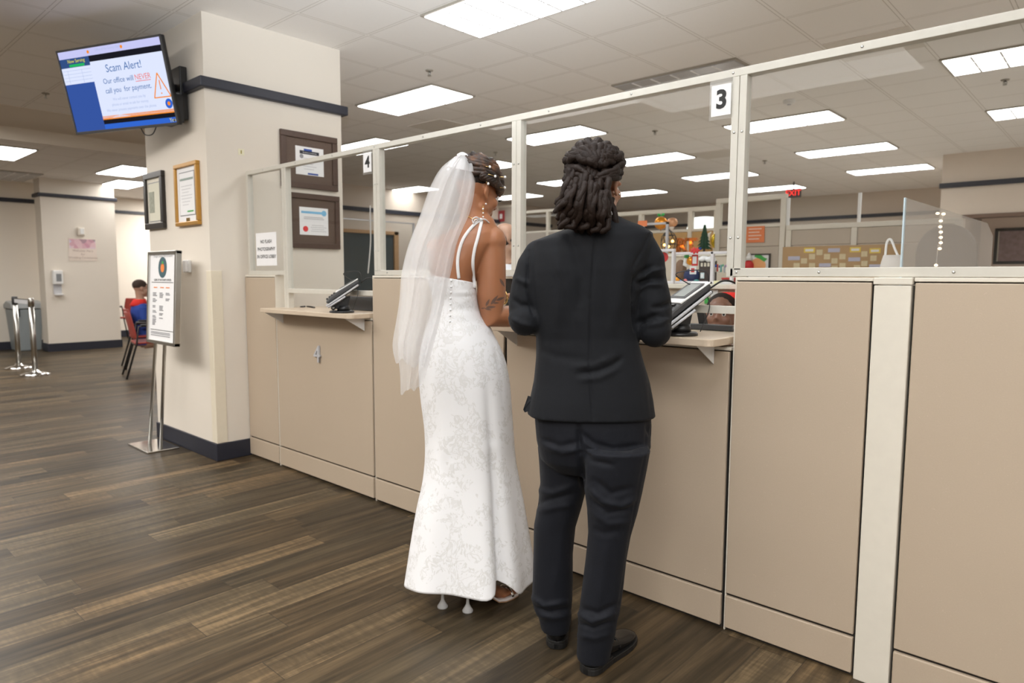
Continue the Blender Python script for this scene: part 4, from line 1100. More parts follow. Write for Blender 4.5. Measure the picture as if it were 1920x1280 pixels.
t = thing('lamp_shade', 'bright white dome lamp shade glowing behind the rear partition glass', 'lamp', q)
MB().lathe([(0.08, 0.12), (0.15, 0.11), (0.21, 0.02), (0.25, -0.10), (0.24, -0.10), (0.2, 0.02), (0.14, 0.10), (0.08, 0.11)], q, 28).build('shade', emit('lit_shade', (1, 0.98, 0.93), 1.6), t, True)
MB().tube([q + Vector((0, 0, 0.08)), (q.x, q.y, 0.02)], 0.012, 8).build('stem', M_white, t, True)
MB().lathe([(0, 0), (0.15, 0), (0.14, 0.02), (0, 0.025)], (q.x, q.y, 0), 20).build('base', M_white, t, True)
q = ony(1320, 473, YP - 0.3); q.z += 0.02
t = thing('christmas_tree', 'little dark green christmas tree left of the gold and white balloon', 'christmas tree', q)
tr = MB()
for k in range(6):
    zz = 0.02 + 0.036 * k; r = 0.085 - 0.0125 * k
    ring = []
    for j in range(22):
        a = 2 * PI * j / 22; rr = r * (1.0 if j % 2 else 0.62)
        ring.append(q + Vector((rr * math.cos(a), rr * math.sin(a), zz - (0.014 if j % 2 else 0))))
    tr.loft([ring, [q + Vector((0.012 * math.cos(2 * PI * j / 22), 0.012 * math.sin(2 * PI * j / 22), zz + 0.055)) for j in range(22)]])
tr.build('branches', plain('fir_green', (0.015, 0.07, 0.035), 0.7), t)
MB().tube([q + Vector((0, 0, -0.03)), q + Vector((0, 0, 0.03))], 0.012, 8).build('trunk', M_bfr, t)
MB().ell(ony(1313, 466, YP - 0.42), 0.014).build('blue_bauble', M_blue, t, True)
q = ony(1337, 453, YP - 0.08)
t = thing('foil_balloon', 'gold balloon with a white crescent beside the partition post', 'balloon', q)
s = (q - CAM).dot(RZ) / FPX
MB().ell(q + Vector((4 * s, 0.02, 2 * s)), (10 * s, 0.05, 15 * s), n=24, m=14).build('gold_half', plain('gold_foil', (0.6, 0.42, 0.03), 0.18, metal=0.7), t, True)
MB().tube([q + Vector((4 * s, 0.02, -12 * s)), (q.x + 4 * s, q.y + 0.02, ony(1300, 478, YP - 0.3).z)], 0.006, 8).build('balloon_stick', M_gold, t, True)
cr = []
for k in range(13):
    a = PI * 0.62 + PI * 0.75 * k / 12; wv = 0.4 + 5 * s * math.sin(PI * k / 12) / s
    cr.append(q + Vector((4 * s + 13 * s * math.cos(a), -0.035, 2 * s + 17 * s * math.sin(a))))
MB().tube(cr, [0.003 + 4.2 * s * math.sin(PI * k / 12) for k in range(13)], 10).build('white_crescent', plain('white_foil', (0.85, 0.83, 0.78), 0.25), t, True)
# shelf under the decorations
a, b = ony(1215, 478, YP - 0.3), ony(1345, 478, YP - 0.3)
t = thing('decoration_shelf', 'cabinet top below the party decorations behind the white framed divider', 'cabinet', ((a.x + b.x) / 2, YP - 0.2, 0))
MB().box(a.x, b.x, YP - 0.65, YA - 0.04, a.z - 0.03, a.z).build('cabinet_top', M_cream, t)
MB().box(a.x + 0.02, b.x - 0.02, YP - 0.62, YA - 0.05, 0, a.z - 0.03).build('cabinet_body', M_tan, t)

# white framed divider with festive things, near the counter
def white_frame(px0, py0, px1, py1, y, label, mid=None, pane=True):
    x0, x1, z0, z1 = R(px0, py0, px1, py1, y)
    t = thing('framed_divider', label, 'divider', ((x0 + x1) / 2, y, 1.05), 'white framed desk dividers')
    f = MB().frame(x0, x1, ZD, z1, 0.016, y - 0.012, y + 0.012)
    if mid: xm = ony(mid, 500, y).x; f.box(xm - 0.009, xm + 0.009, y - 0.012, y + 0.012, ZD, z1)
    f.build('frame', plain('lilac_white_frame', (0.68, 0.66, 0.68), 0.4), t, False, 0.003)
    MB().box(x0 + 0.01, x1 - 0.01, y - 0.003, y + 0.003, ZD + 0.01, z1 - 0.01).build('glass_pane', M_glass, t)
white_frame(1262, 473, 1374, 532, YW, 'white framed clear desk divider with festive things behind it', 1336)
white_frame(1236, 467, 1264, 532, YW - 0.1, 'narrow white framed clear divider beside the groom\'s right sleeve')
def mound(px, py, rx, rz, mat, name, label, cat, depth=None, group=None, stand=True):
    y = YG if depth is None else depth
    q = ony(px, py, y); s = (q - CAM).dot(RZ) / FPX
    if stand: q.z = ZD + rz * s
    o = MB().ell(q, (rx * s, min(rx, rz) * s * 0.8, rz * s)).build(name, mat, None, True)
    return tag(o, label, cat, group)
bx = lambda px0, py0, px1, py1, y, d=0.03: (R(px0, py0, px1, py1, y), y, d)
def flatbox(name, label, cat, px0, py0, px1, py1, y, d, mat, inner=None, imat=None, group=None):
    a = R(px0, py0, px1, py1, y)
    t = thing(name, label, cat, ((a[0] + a[1]) / 2, y, a[2]), group)
    MB().box(a[0], a[1], y, y + d, a[2], a[3]).build('sheet' if d < 0.01 else 'body', mat, t, False, 0.002)
    if inner:
        w, h = a[1] - a[0], a[3] - a[2]
        MB().box(a[0] + w * inner, a[1] - w * inner, y - 0.002, y, a[2] + h * inner, a[3] - h * inner).build('picture', imat, t)
    return t
M_brown = plain('brown_print', (0.16, 0.085, 0.045), 0.6, var=0.3, nscale=60)
flatbox('festive_card', 'red bordered card with a white picture above the white framed divider pane', 'card', 1297, 477, 1308, 498, YW + 0.02, 0.004, M_red, 0.18, M_paper)
flatbox('festive_card', 'white card with a red figure below the red bordered card', 'card', 1293, 499, 1305, 514, YW + 0.02, 0.004, M_paper, 0.25, M_red)
flatbox('festive_card', 'small pale blue card low in front of the dark toy house', 'card', 1313, 511, 1320, 522, YW + 0.02, 0.004, plain('pale_blue_card', (0.6, 0.72, 0.75), 0.6), 0.2, M_paper)
flatbox('sticky_note', 'pale yellow sticky note at the lower rail of the divider', 'note', 1338, 526, 1348, 537, YW - 0.02, 0.003, plain('sticky_yellow', (0.72, 0.68, 0.42), 0.7))
# toy house with a snowy roof
a = R(1311, 489, 1332, 536, YG)
t = thing('toy_house', 'dark toy house with a snowy white roof behind the framed divider', 'toy house', ((a[0] + a[1]) / 2, YG, a[2]))
MB().box(a[0], a[1], YG, YG + 0.08, ZD, a[3]).build('house_wall', plain('dark_chocolate', (0.045, 0.03, 0.025), 0.6), t)
rf = MB(); cx = (a[0] + a[1]) / 2
rf.ell((cx - 0.022, YG + 0.03, a[3] + 0.012), (0.028, 0.05, 0.02)); rf.ell((cx + 0.022, YG + 0.03, a[3] + 0.008), (0.028, 0.05, 0.02)); rf.build('snow_roof', M_paper, t, True)
wn = MB()
for k in range(3): wn.box(a[0] + 0.012 + 0.022 * k, a[0] + 0.026 + 0.022 * k, YG - 0.002, YG, a[3] - 0.035, a[3] - 0.012)
wn.build('windows', plain('cream_icing', (0.6, 0.55, 0.45), 0.6), t)
# stocking
q = ony(1287, 482, YW + 0.03)
t = thing('christmas_stocking', 'small white stocking with a green cuff on the framed divider', 'stocking', q)
MB().tube([q, q + Vector((-0.006, 0, -0.025)), q + Vector((-0.010, 0, -0.042)), q + Vector((0.006, 0, -0.05))], [0.011, 0.011, 0.012, 0.009], 10).build('sock', M_white, t, True)
MB().tube([q + Vector((0.002, 0, 0.014)), q + Vector((0, 0, -0.004))], 0.014, 10).build('cuff', M_green, t, True)
q = ony(1294, 487, YG - 0.2)
mound(1294, 489, 7, 8, M_foil_o, 'orange_ball', 'orange ball half behind the red bordered card', 'ball', YW + 0.035, None, False)
mound(1276, 509, 12, 22, M_brown, 'brown_plush', 'brown plush mound behind the framed divider', 'plush toy', YG + 0.05)
mound(1297, 517, 16, 14, plain('navy_felt', (0.012, 0.025, 0.10), 0.8), 'navy_cushion', 'navy blue felt mound behind the framed divider', 'cushion', YG)
mound(1270, 521, 6, 6, M_foil_o, 'orange_ball', 'orange ball low at the left of the framed divider', 'ball', YW + 0.1)
mound(1278, 523, 4, 4, plain('sky_blue', (0.08, 0.3, 0.6), 0.4), 'blue_ball', 'little blue ball beside the low orange ball', 'ball', YW + 0.1)
mound(1285, 527, 4, 4.5, plain('pink_red', (0.7, 0.15, 0.15), 0.4), 'red_ball', 'little red ball right of the little blue ball', 'ball', YW + 0.1)
mound(1306, 527, 6, 4, plain('teal_tinsel', (0.05, 0.35, 0.33), 0.4), 'teal_tinsel', 'teal tinsel ball below the navy mound', 'tinsel', YW + 0.1)
# grey edged clear shield and an orange card further left
a_ = R(1200, 419, 1252, 475, 5.2)
t = thing('clear_divider', 'clear pane with a grey edge in front of the orange balloons beside the groom\'s shoulder', 'divider', ((a_[0] + a_[1]) / 2, 5.2, 0))
f_ = MB().box(a_[1] - 0.02, a_[1], 5.19, 5.21, ZD, a_[3]); f_.box(a_[0], a_[1], 5.19, 5.21, a_[3] - 0.018, a_[3])
f_.build('grey_edge', M_lgrey, t); MB().box(a_[0], a_[1] - 0.02, 5.197, 5.203, 0.9, a_[3] - 0.018).build('glass_pane', M_glass, t)
MB().box(a_[0], a_[1], 5.12, 5.28, 0, ZD).build('plinth', M_tan, t)
flatbox('orange_card', 'orange card just above the groom\'s right shoulder', 'card', 1196, 414, 1213, 424, 5.185, 0.004, plain('orange_card', (0.75, 0.22, 0.08), 0.6))
_q = ony(1245, 482, YW - 0.08)
t = thing('red_disc', 'red round paper disc behind the narrow white framed divider', 'decoration', _q)
MB().lathe([(0, 0), (0.028, 0), (0.028, 0.004), (0, 0.004)], (0, 0, 0), 24, Matrix.Translation(_q) @ Matrix.Rotation(PI / 2, 4, 'X')).build('disc', M_red, t)
# poinsettia bow on top of the divider
q = ony(1305, 471, YW)
t = thing('ribbon_bow', 'red ribbon bow on top of the white framed divider', 'bow', q)
for k in range(7):
    a = 2 * PI * k / 7
    MB().ell(q + Vector((0.018 * math.cos(a), -0.012, 0.008 * math.sin(a) + 0.004)), (0.013, 0.006, 0.007), Matrix.Rotation(-a, 3, 'Y').to_4x4()).build('ribbon_loop', M_red, t, True)
# coloured lanyards hanging on the right bay of the divider
cols = [(0.02, 0.06, 0.35), (0.03, 0.1, 0.5), (0.55, 0.06, 0.05), (0.05, 0.05, 0.2), (0.06, 0.3, 0.3), (0.1, 0.42, 0.25), (0.35, 0.35, 0.4), (0.3, 0.08, 0.35), (0.02, 0.05, 0.3), (0.6, 0.25, 0.25)]
for k, c in enumerate(cols):
    px = 1339 + 3.3 * k; q = ony(px, 497 - (k % 3), YW + 0.03)
    t = thing('marker_pen', 'thin coloured marker in the row hanging on the right bay of the framed divider', 'marker', q, 'markers hanging on the divider')
    MB().tube([q, q + Vector((0, 0, -0.014))], 0.0042, 8).build('marker_cap', plain('marker_%d' % k, c, 0.4), t, True)
    MB().tube([q + Vector((0, 0, -0.014)), q + Vector((0, 0, -0.042))], 0.004, 8).build('marker_barrel', plain('marker_pale' if k % 2 else 'marker_%d' % k, (0.7, 0.68, 0.6) if k % 2 else c, 0.4), t, True)
a = R(1339, 497, 1373, 499, YW + 0.035)
_a = R(1353, 526, 1372, 533, YG - 0.2)
rb_ = thing('red_box', 'small dark red box below the hanging markers', 'box', (_a[0], YG - 0.2, ZD))
MB().box(_a[0], _a[1], YG - 0.2, YG - 0.12, ZD, ZD + 0.028).build('box_body', plain('dull_red_box', (0.4, 0.08, 0.07), 0.6), rb_, False, 0.002)
MB().box(_a[0] - 0.002, _a[1] + 0.002, YG - 0.202, YG - 0.118, ZD + 0.028, ZD + 0.036).build('box_lid', M_red, rb_, False, 0.002)
# cream screen wall behind the festive desk
a = R(1225, 478, 1380, 560, 4.62)
t = thing('desk_screen', 'greige screen panel standing behind the festive things on the cabinet', 'desk screen', ((a[0] + a[1]) / 2, 4.62, ZD))
MB().box(-2.95, a[1], 4.6, 4.64, ZD, ony(1300, 480, 4.62).z).build('screen_panel', M_tan, t, False, 0.006)
MB().box(-2.95, a[1], 4.59, 4.65, ony(1300, 480, 4.62).z, ony(1300, 480, 4.62).z + 0.015).build('top_trim', M_cream, t)

# acrylic shield at the right
p0 = Vector((-0.575, 2.53, 0)); p1 = Vector((-0.70, 3.75, 0))
za = ony(1697, 371, 2.53).z
r = ray(1860, 442); k = ((p1 - CAM).x * 0 + 3.75 - CAM.y) / r.y; zb = (CAM + r * k).z; p1.x = (CAM + r * k).x
p0.x = ony(1697, 371, 2.53).x
t = thing('acrylic_shield', 'free standing clear acrylic shield with a sloping top behind the right counter panel', 'shield', p0)
d = (p1 - p0).normalized(); nrm = Vector((d.y, -d.x, 0)) * 0.004
def sh(p, z): return Vector((p.x, p.y, z))
MB().prism([sh(p0, 1.05), sh(p0, za), sh(p1 - d * 0.12, zb + 0.05), sh(p1, zb), sh(p1, 1.05)], nrm).build('acrylic_sheet', clear_pane('hazy_acrylic', haze=0.30, hcol=(0.74, 0.68, 0.64)), t)
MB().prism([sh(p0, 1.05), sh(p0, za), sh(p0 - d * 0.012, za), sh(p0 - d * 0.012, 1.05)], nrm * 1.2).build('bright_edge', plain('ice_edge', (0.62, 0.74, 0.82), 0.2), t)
MB().box(p0.x - 0.1, p0.x + 0.1, p0.y - 0.02, p0.y + 0.1, 1.03, 1.05).build('foot', M_acryl, t)
t = thing('side_desk', 'low cabinet carrying the acrylic shield, hidden below the counter line', 'cabinet', (-0.65, 3.1, 0))
MB().box(-1.0, 0.6, 2.46, 3.25, 0.95, 1.03).build('cabinet_top', M_shelf, t); MB().box(-0.98, 0.58, 2.5, 3.22, 0, 0.95).build('cabinet_body', M_tan, t)
# reflected glints added as glowing beads; chair back and bag beyond the shield
t = thing('reflected_glints', 'vertical row of warm reflections in the acrylic shield, modelled as glowing beads', 'reflection glints', ony(1764, 400, 5.2))
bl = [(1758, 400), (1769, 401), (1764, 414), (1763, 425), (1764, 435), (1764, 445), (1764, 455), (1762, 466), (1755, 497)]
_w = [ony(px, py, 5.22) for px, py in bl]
MB().tube(spline(_w + [Vector((_w[-1].x, 5.22, 0.0))], 3), 0.003, 5).build('wire', M_lgrey, t, True)  # thread added to carry the glowing beads down to the floor
for px, py in bl: MB().ell(ony(px, py, 5.2), (0.011, 0.011, 0.008)).build('bulb', M_warmw, t, True)  # each glowing bead stands in for a reflected light
q = ony(1772, 480, 6.0)
t = thing('office_chair', 'grey round topped office chair back seen through the acrylic shield', 'office chair', (q.x, 6.0, 0))
pr = [(q.x + 0.2 * math.cos(a), 6.0, q.z + 0.02 + 0.22 * math.sin(a)) for a in [PI * k / 14 for k in range(15)]]
MB().prism([(q.x + 0.2, 6.0, 0.6)] + pr + [(q.x - 0.2, 6.0, 0.6)], (0, 0.06, 0)).build('backrest', plain('chair_grey', (0.20, 0.185, 0.17), 0.8), t, False, 0.02)
MB().box(q.x - 0.24, q.x + 0.24, 6.06, 6.5, 0.45, 0.53).build('seat', M_dgrey, t, False, 0.03)
MB().tube([(q.x, 6.3, 0.08), (q.x, 6.3, 0.46)], 0.03, 10).build('column', M_black, t, True)
for k in range(5): MB().tube([(q.x, 6.3, 0.1), (q.x + 0.28 * math.cos(k * 1.257), 6.3 + 0.28 * math.sin(k * 1.257), 0.04)], [0.02, 0.015], 8).build('leg', M_black, t, True)
q = ony(1672, 505, 4.0)
t = thing('plastic_bag', 'white plastic bag with a loop handle at the right end of the paper display', 'bag', q)
MB().loft([[Vector((q.x + 0.055 * r_ * math.cos(2 * PI * k / 14), 4.0 + 0.04 * r_ * math.sin(2 * PI * k / 14) , zz)) for k in range(14)] for zz, r_ in ((ZD, 0.9), (q.z - 0.05, 1.1), (q.z + 0.03, 1.0), (q.z + 0.075, 0.8))]).build('bag_body', clear_pane('thin_white_plastic', haze=0.6, hcol=(0.85, 0.82, 0.8)), t, True)
MB().tube(spline([Vector((q.x - 0.035, 4.0, q.z + 0.06)), Vector((q.x - 0.03, 4.0, q.z + 0.14)), Vector((q.x - 0.012, 4.0, q.z + 0.155)), Vector((q.x + 0.012, 4.0, q.z + 0.1)), Vector((q.x + 0.03, 4.0, q.z + 0.06))], 6), 0.006, 8).build('handle', M_white, t, True)
# framed picture in the alcove at the far right
q = ony(1902, 461, 13.2)
def pic3(mt, t): rect(mt, -0.2, 0.2, -0.24, 0.24).build('print', plain('mauve_print', (0.30, 0.22, 0.22), 0.7, var=0.5, nscale=18), t)
framed('picture_frame', 'dark framed mauve picture on the pale wall at the right edge', 'picture frame', (q.x, 13.2, q.z), (1, 0, 0), UP, 0.52, 0.56, 0.045, 0.03, M_bkfr, M_cmat, pic3)
# exit sign and red wall notice
q = ony(1487, 362, 13.0)
t = thing('exit_sign', 'small red lit exit sign hanging from the far ceiling above the glass topped partition', 'exit sign', q)
MB().box(q.x - 0.13, q.x + 0.13, 13.0, 13.05, q.z - 0.08, q.z + 0.08).build('housing', M_dgrey, t)
MB().tube([(q.x, 13.025, q.z + 0.07), (q.x, 13.025, ZC)], 0.012, 8).build('hanger', M_dgrey, t)
text('lettering', 'EXIT', 0.14, basis((q.x, 12.998, q.z), (1, 0, 0), UP), emit('exit_red', (1.0, 0.05, 0.04), 1.2), t, bold=0.003)
q = ony(940, 405, 12.0)
t = thing('fire_notice', 'red notice on a grey screen beside the bride\'s chin', 'notice', q)
MB().box(q.x - 0.1, q.x + 0.1, 12.0, 12.01, q.z - 0.13, q.z + 0.13).build('notice_sheet', plain('dull_red_notice', (0.35, 0.03, 0.035), 0.5), t)
MB().box(q.x - 0.05, q.x + 0.03, 11.996, 12.0, q.z - 0.06, q.z + 0.05).build('symbol', M_paper, t)
partition('tall grey office partition behind the red notice', q.x - 1.2, q.x + 0.55, 12.05, q.z + 0.25, 0, [1.6, 0.9, 0.1], [q.x - 0.4], M_taupe)

# ------------------------------------------------------------------ people
from mathutils.bvhtree import BVHTree
def head_matrix(c, yaw, pitch, s=1.0, roll=0.0):
    """local x right, y forward, z up; yaw to the right of the view direction"""
    f = FH * math.cos(yaw) + RH * math.sin(yaw); r = RH * math.cos(yaw) - FH * math.sin(yaw)
    m = Matrix((r, f, UP)).transposed().to_4x4()
    m = m @ Matrix.Rotation(-pitch, 4, 'X') @ Matrix.Rotation(roll, 4, 'Y') @ Matrix.Scale(s, 4)
    m.translation = Vector(c); return m
def head_shapes(mb, m, neck_to, neck_r=0.055, female=False):
    e = lambda c, r, rot=None: mb.ell(m @ Vector(c), r, (m.to_3x3().to_4x4() @ rot) if rot else m.to_3x3().to_4x4())
    e((0, -0.018, 0.032), (0.074, 0.094, 0.088))
    e((0, 0.024, -0.03), (0.062, 0.066, 0.075))
    e((0, 0.045, 0.035), (0.058, 0.045, 0.045))
    e((0, 0.062, -0.094), (0.026, 0.024, 0.022))
    for s in (-1, 1):
        e((s * 0.045, 0.012, -0.062), (0.02, 0.034, 0.024))
        e((s * 0.037, 0.06, -0.022), (0.024, 0.022, 0.024))
        e((s * 0.03, 0.079, 0.02), (0.024, 0.013, 0.009))
        e((s * 0.012, 0.093, -0.032), (0.009, 0.009, 0.008))
        R_ = Matrix.Rotation(s * 0.45, 4, 'Z')
        e((s * 0.078, -0.012, -0.004), (0.006, 0.019, 0.031), R_)
        e((s * 0.080, -0.022, 0.004), (0.008, 0.007, 0.024), R_)
        e((s * 0.075, 0.0, -0.03), (0.007, 0.009, 0.010), R_)
    mb.tube([m @ Vector((0, 0.082, 0.016)), m @ Vector((0, 0.094, -0.01)), m @ Vector((0, 0.106, -0.03))], [0.007, 0.009, 0.012], 10)
    e((0, 0.087, -0.054), (0.021, 0.010, 0.0065)); e((0, 0.085, -0.066), (0.019, 0.011, 0.0075))
    a = m @ Vector((0, -0.03, -0.03)); b = Vector(neck_to)
    mb.tube([a, a.lerp(b, 0.4), a.lerp(b, 0.75), b], [neck_r * 1.0, neck_r * 0.95, neck_r, neck_r * 1.35], 16)
def eyes(m, parent, s=1.0):
    W = plain('eye_white', (0.75, 0.73, 0.70), 0.2); Bk = plain('eye_dark', (0.02, 0.012, 0.008), 0.15)
    for sd in (-1, 1):
        o = MB().ell(m @ Vector((sd * 0.031, 0.0772, 0.001)), 0.0098 * s).build('eye', W, parent, True)
        MB().ell(m @ Vector((sd * 0.031, 0.0850, 0.001)), (0.0062 * s, 0.0034 * s, 0.0062 * s), m.to_3x3().to_4x4()).build('iris', Bk, o, True)
        MB().tube([m @ Vector((sd * 0.046, 0.078, 0.024)), m @ Vector((sd * 0.032, 0.089, 0.029)), m @ Vector((sd * 0.016, 0.091, 0.025))], [0.002, 0.0035, 0.003], 6).build('eyebrow', Bk, parent, True)
def hand_shapes(mb, w, d, n, side, s=1.0, curl=0.5):
    """w wrist, d direction of the fingers, n back of the hand normal, side +1 right hand"""
    d = Vector(d).normalized(); n = Vector(n); n = (n - d * n.dot(d)).normalized(); x = d.cross(n) * side
    w = Vector(w)
    mb.tube([w, w + d * 0.03 * s, w + d * 0.075 * s, w + d * 0.095 * s], [0.024 * s, 0.034 * s, 0.040 * s, 0.030 * s], 14, True, 0.42, n)
    for k, (off, L, r) in enumerate(((-0.028, 0.072, 0.0085), (-0.0095, 0.080, 0.009), (0.0095, 0.074, 0.0088), (0.027, 0.058, 0.0078))):
        p = w + d * (0.088 - abs(k - 1.3) * 0.004) * s + x * (-off) * s
        pts = [p - d * 0.02 * s, p]; ang = 0.15 + curl * 0.5; 
        for seg, f in enumerate((0.45, 0.3, 0.25)):
            dd = d * math.cos(ang) - n * math.sin(ang)
            pts.append(pts[-1] + dd * L * f * s); ang += curl
        mb.tube(pts, [r * s, r * s * 1.05, r * s, r * s * 0.93, r * s * 0.8], 10)
    p = w + d * 0.025 * s + x * 0.03 * s
    t1 = p + (d * 0.75 + x * 0.55 - n * 0.3).normalized() * 0.042 * s
    t2 = t1 + (d * 0.95 + x * 0.1 - n * 0.35).normalized() * 0.032 * s
    mb.tube([w + d * 0.012 * s + x * 0.012 * s, p, t1, t2], [0.016 * s, 0.014 * s, 0.0105 * s, 0.008 * s], 10)
def ring(L, R_, hf, hb, P, n=36, e=2.3, off=0.0):
    a = atv(L[0], L[1], P, off); b = atv(R_[0], R_[1], P, off)
    c = (a + b) / 2; h = (b - a) / 2; out = []
    for k in range(n):
        t = 2 * PI * k / n; ct, st = math.cos(t), math.sin(t)
        u = math.copysign(abs(ct) ** (2 / e), ct); v = math.copysign(abs(st) ** (2 / e), st)
        out.append(c + h * u + FH * (v * (hf if v > 0 else hb)))
    return out
def creases(lst):
    """folds pressed into the camera-side cloth: polyline in the picture, half width m, height m"""
    def post(me):
        me.update()
        segs = []
        for pts, w, amp in lst:
            for a, b in zip(pts[:-1], pts[1:]): segs.append((Vector(a), Vector(b), w, amp))
        ns = [v.normal.copy() for v in me.vertices]
        for v, nv in zip(me.vertices, ns):
            if (v.co - CAM).dot(nv) > 0.02: continue
            q = Vector(topx(v.co)); d = 0.0
            for a, b, w, amp in segs:
                ab = b - a; t = max(0, min(1, (q - a).dot(ab) / ab.length_squared))
                ds = (q - (a + ab * t)).length
                if ds < 3 * w: d += amp * math.exp(-(ds / w) ** 2) * (0.35 + 0.65 * math.sin(PI * min(max(t, 0.04), 0.96)))
            if d: v.co += nv * d
        me.update()
    return post
def bvh(o):
    me = o.data; return BVHTree.FromPolygons([v.co.copy() for v in me.vertices], [tuple(p.vertices) for p in me.polygons])
def hit(tree, px, py, off=0.0, dflt=None):
    r = ray(px, py).normalized(); h = tree.ray_cast(CAM, r)
    if h[0] is None: return dflt
    return h[0] + h[1] * off * (1 if h[1].dot(r) < 0 else -1)

M_skin_g = skin('brown_skin', (0.36, 0.175, 0.10)); M_skin_b = skin('warm_brown_skin', (0.345, 0.142, 0.066)); M_skin_c = skin('dark_brown_skin', (0.20, 0.095, 0.06)); M_skin_l = skin('tan_skin', (0.5, 0.3, 0.21))
M_suit = suit('charcoal_suit', (0.0065, 0.0074, 0.0098)); M_trou = suit('navy_black_trousers', (0.0068, 0.0078, 0.0118))
M_loc = plain('dark_loc_hair', (0.015, 0.0082, 0.0056), 0.6, spec=0.22, var=0.5, nscale=40, bump=0.6)
M_shirt = plain('white_shirt', (0.85, 0.85, 0.86), 0.7)
M_patent = plain('black_patent_leather', (0.006, 0.006, 0.007), 0.14, spec=0.4)
M_sole = plain('black_rubber_sole', (0.012, 0.012, 0.012), 0.5)

# ---- groom
PG = Vector((-1.35, 1.87, 0))
gl_P, gr_P = Vector((-1.455, 1.845, 0)), Vector((-1.28, 1.80, 0))
g_sh = {-1: atv(1040, 486, PG), 1: atv(1186, 478, PG)}
g_up = {-1: atv(998, 535, PG), 1: atv(1212, 528, PG, -0.005)}
g_el = {-1: atv(984, 598, PG, -0.02), 1: atv(1228, 614, PG, -0.03)}
g_wr = {-1: g_el[-1] + FH * 0.24 + RH * 0.15 + UP * -0.005, 1: g_el[1] + FH * 0.25 + RH * 0.035 + UP * 0.02}
gH = head_matrix(atv(1120, 350, PG, 0.015), math.radians(36), math.radians(4), 0.96)
bm_ = MB()
head_shapes(bm_, gH, atv(1112, 440, PG, 0.0), 0.056)
bm_.loft([ring((1070, 428), (1158, 418), 0.05, 0.06, PG), ring((1005, 462), (1212, 450), 0.08, 0.08, PG), ring((1005, 510), (1200, 500), 0.1, 0.095, PG), ring((1010, 590), (1184, 588), 0.1, 0.09, PG), ring((1016, 650), (1188, 650), 0.095, 0.09, PG), ring((1012, 720), (1205, 720), 0.1, 0.1, PG), ring((1016, 800), (1208, 800), 0.1, 0.105, PG), ring((1020, 860), (1200, 860), 0.09, 0.09, PG)])
for s in (-1, 1):
    bm_.tube([g_sh[s], g_up[s], g_el[s], (g_el[s] + g_wr[s]) / 2, g_wr[s]], [0.05, 0.036, 0.028, 0.034, 0.028], 14)
    hand_shapes(bm_, g_wr[s], (FH + RH * (-0.2 * s) + UP * -0.1), UP + RH * s * 0.2, s, 1.05, 0.35)
for P, a in ((gl_P, ((1056, 850), (1050, 945), (1036, 1060), (1038, 1150))), (gr_P, ((1150, 850), (1146, 955), (1136, 1070), (1114, 1196)))):
    bm_.tube([atv(a[0][0], a[0][1], P), atv(a[1][0], a[1][1], P), atv(a[2][0], a[2][1], P), atv(a[3][0], a[3][1], P)], [0.078, 0.055, 0.05, 0.036], 14)
groom = bm_.blob('person', M_skin_g, None, 0.0055, 3)
tag(groom, 'person in a dark suit with long dark dreadlocks leaning at the counter', 'person', None)
eyes(gH, groom)
# jacket
jr = [((1076, 416), (1154, 403), .06, .062), ((1058, 430), (1176, 414), .075, .08), ((1024, 443), (1203, 424), .09, .1), ((996, 453), (1223, 437), .1, .108), ((992, 478), (1222, 462), .11, .116), ((990, 512), (1212, 502), .118, .12), ((993, 548), (1200, 542), .118, .118),
      ((999, 590), (1191, 588), .114, .112), ((1005, 632), (1193, 632), .11, .108), ((1005, 670), (1204, 672), .112, .112), ((1001, 712), (1217, 716), .118, .122), ((994, 745), (1223, 748), .125, .13), ((988, 776), (1227, 779), .13, .135)]
jk = MB().loft([ring(a, b, hf, hb, PG, 40, 2.5) for a, b, hf, hb in jr])
for s in (-1, 1):
    e0 = g_el[s]; f1 = e0.lerp(g_wr[s], 0.45); f2 = e0.lerp(g_wr[s], 0.92)
    if s < 0: pp = [((1032, 462), .034), ((1011, 476), .050), ((999, 498), .053), ((990, 532), .054), ((984, 566), .055), ((985, 590), .055)]
    else: pp = [((1184, 454), .036), ((1206, 466), .050), ((1216, 486), .053), ((1219, 522), .053), ((1222, 560), .063), ((1224, 590), .064)]
    jk.tube([atv(q_[0], q_[1], PG, -0.008) for q_, _ in pp] + [e0 + FH * 0.01, f1, f2], [r_ for _, r_ in pp] + [0.056, 0.052, 0.045], 22)
    jk.ell(e0 - FH * 0.004 - UP * (0.0 if s < 0 else 0.01), (0.054, 0.056, 0.056))
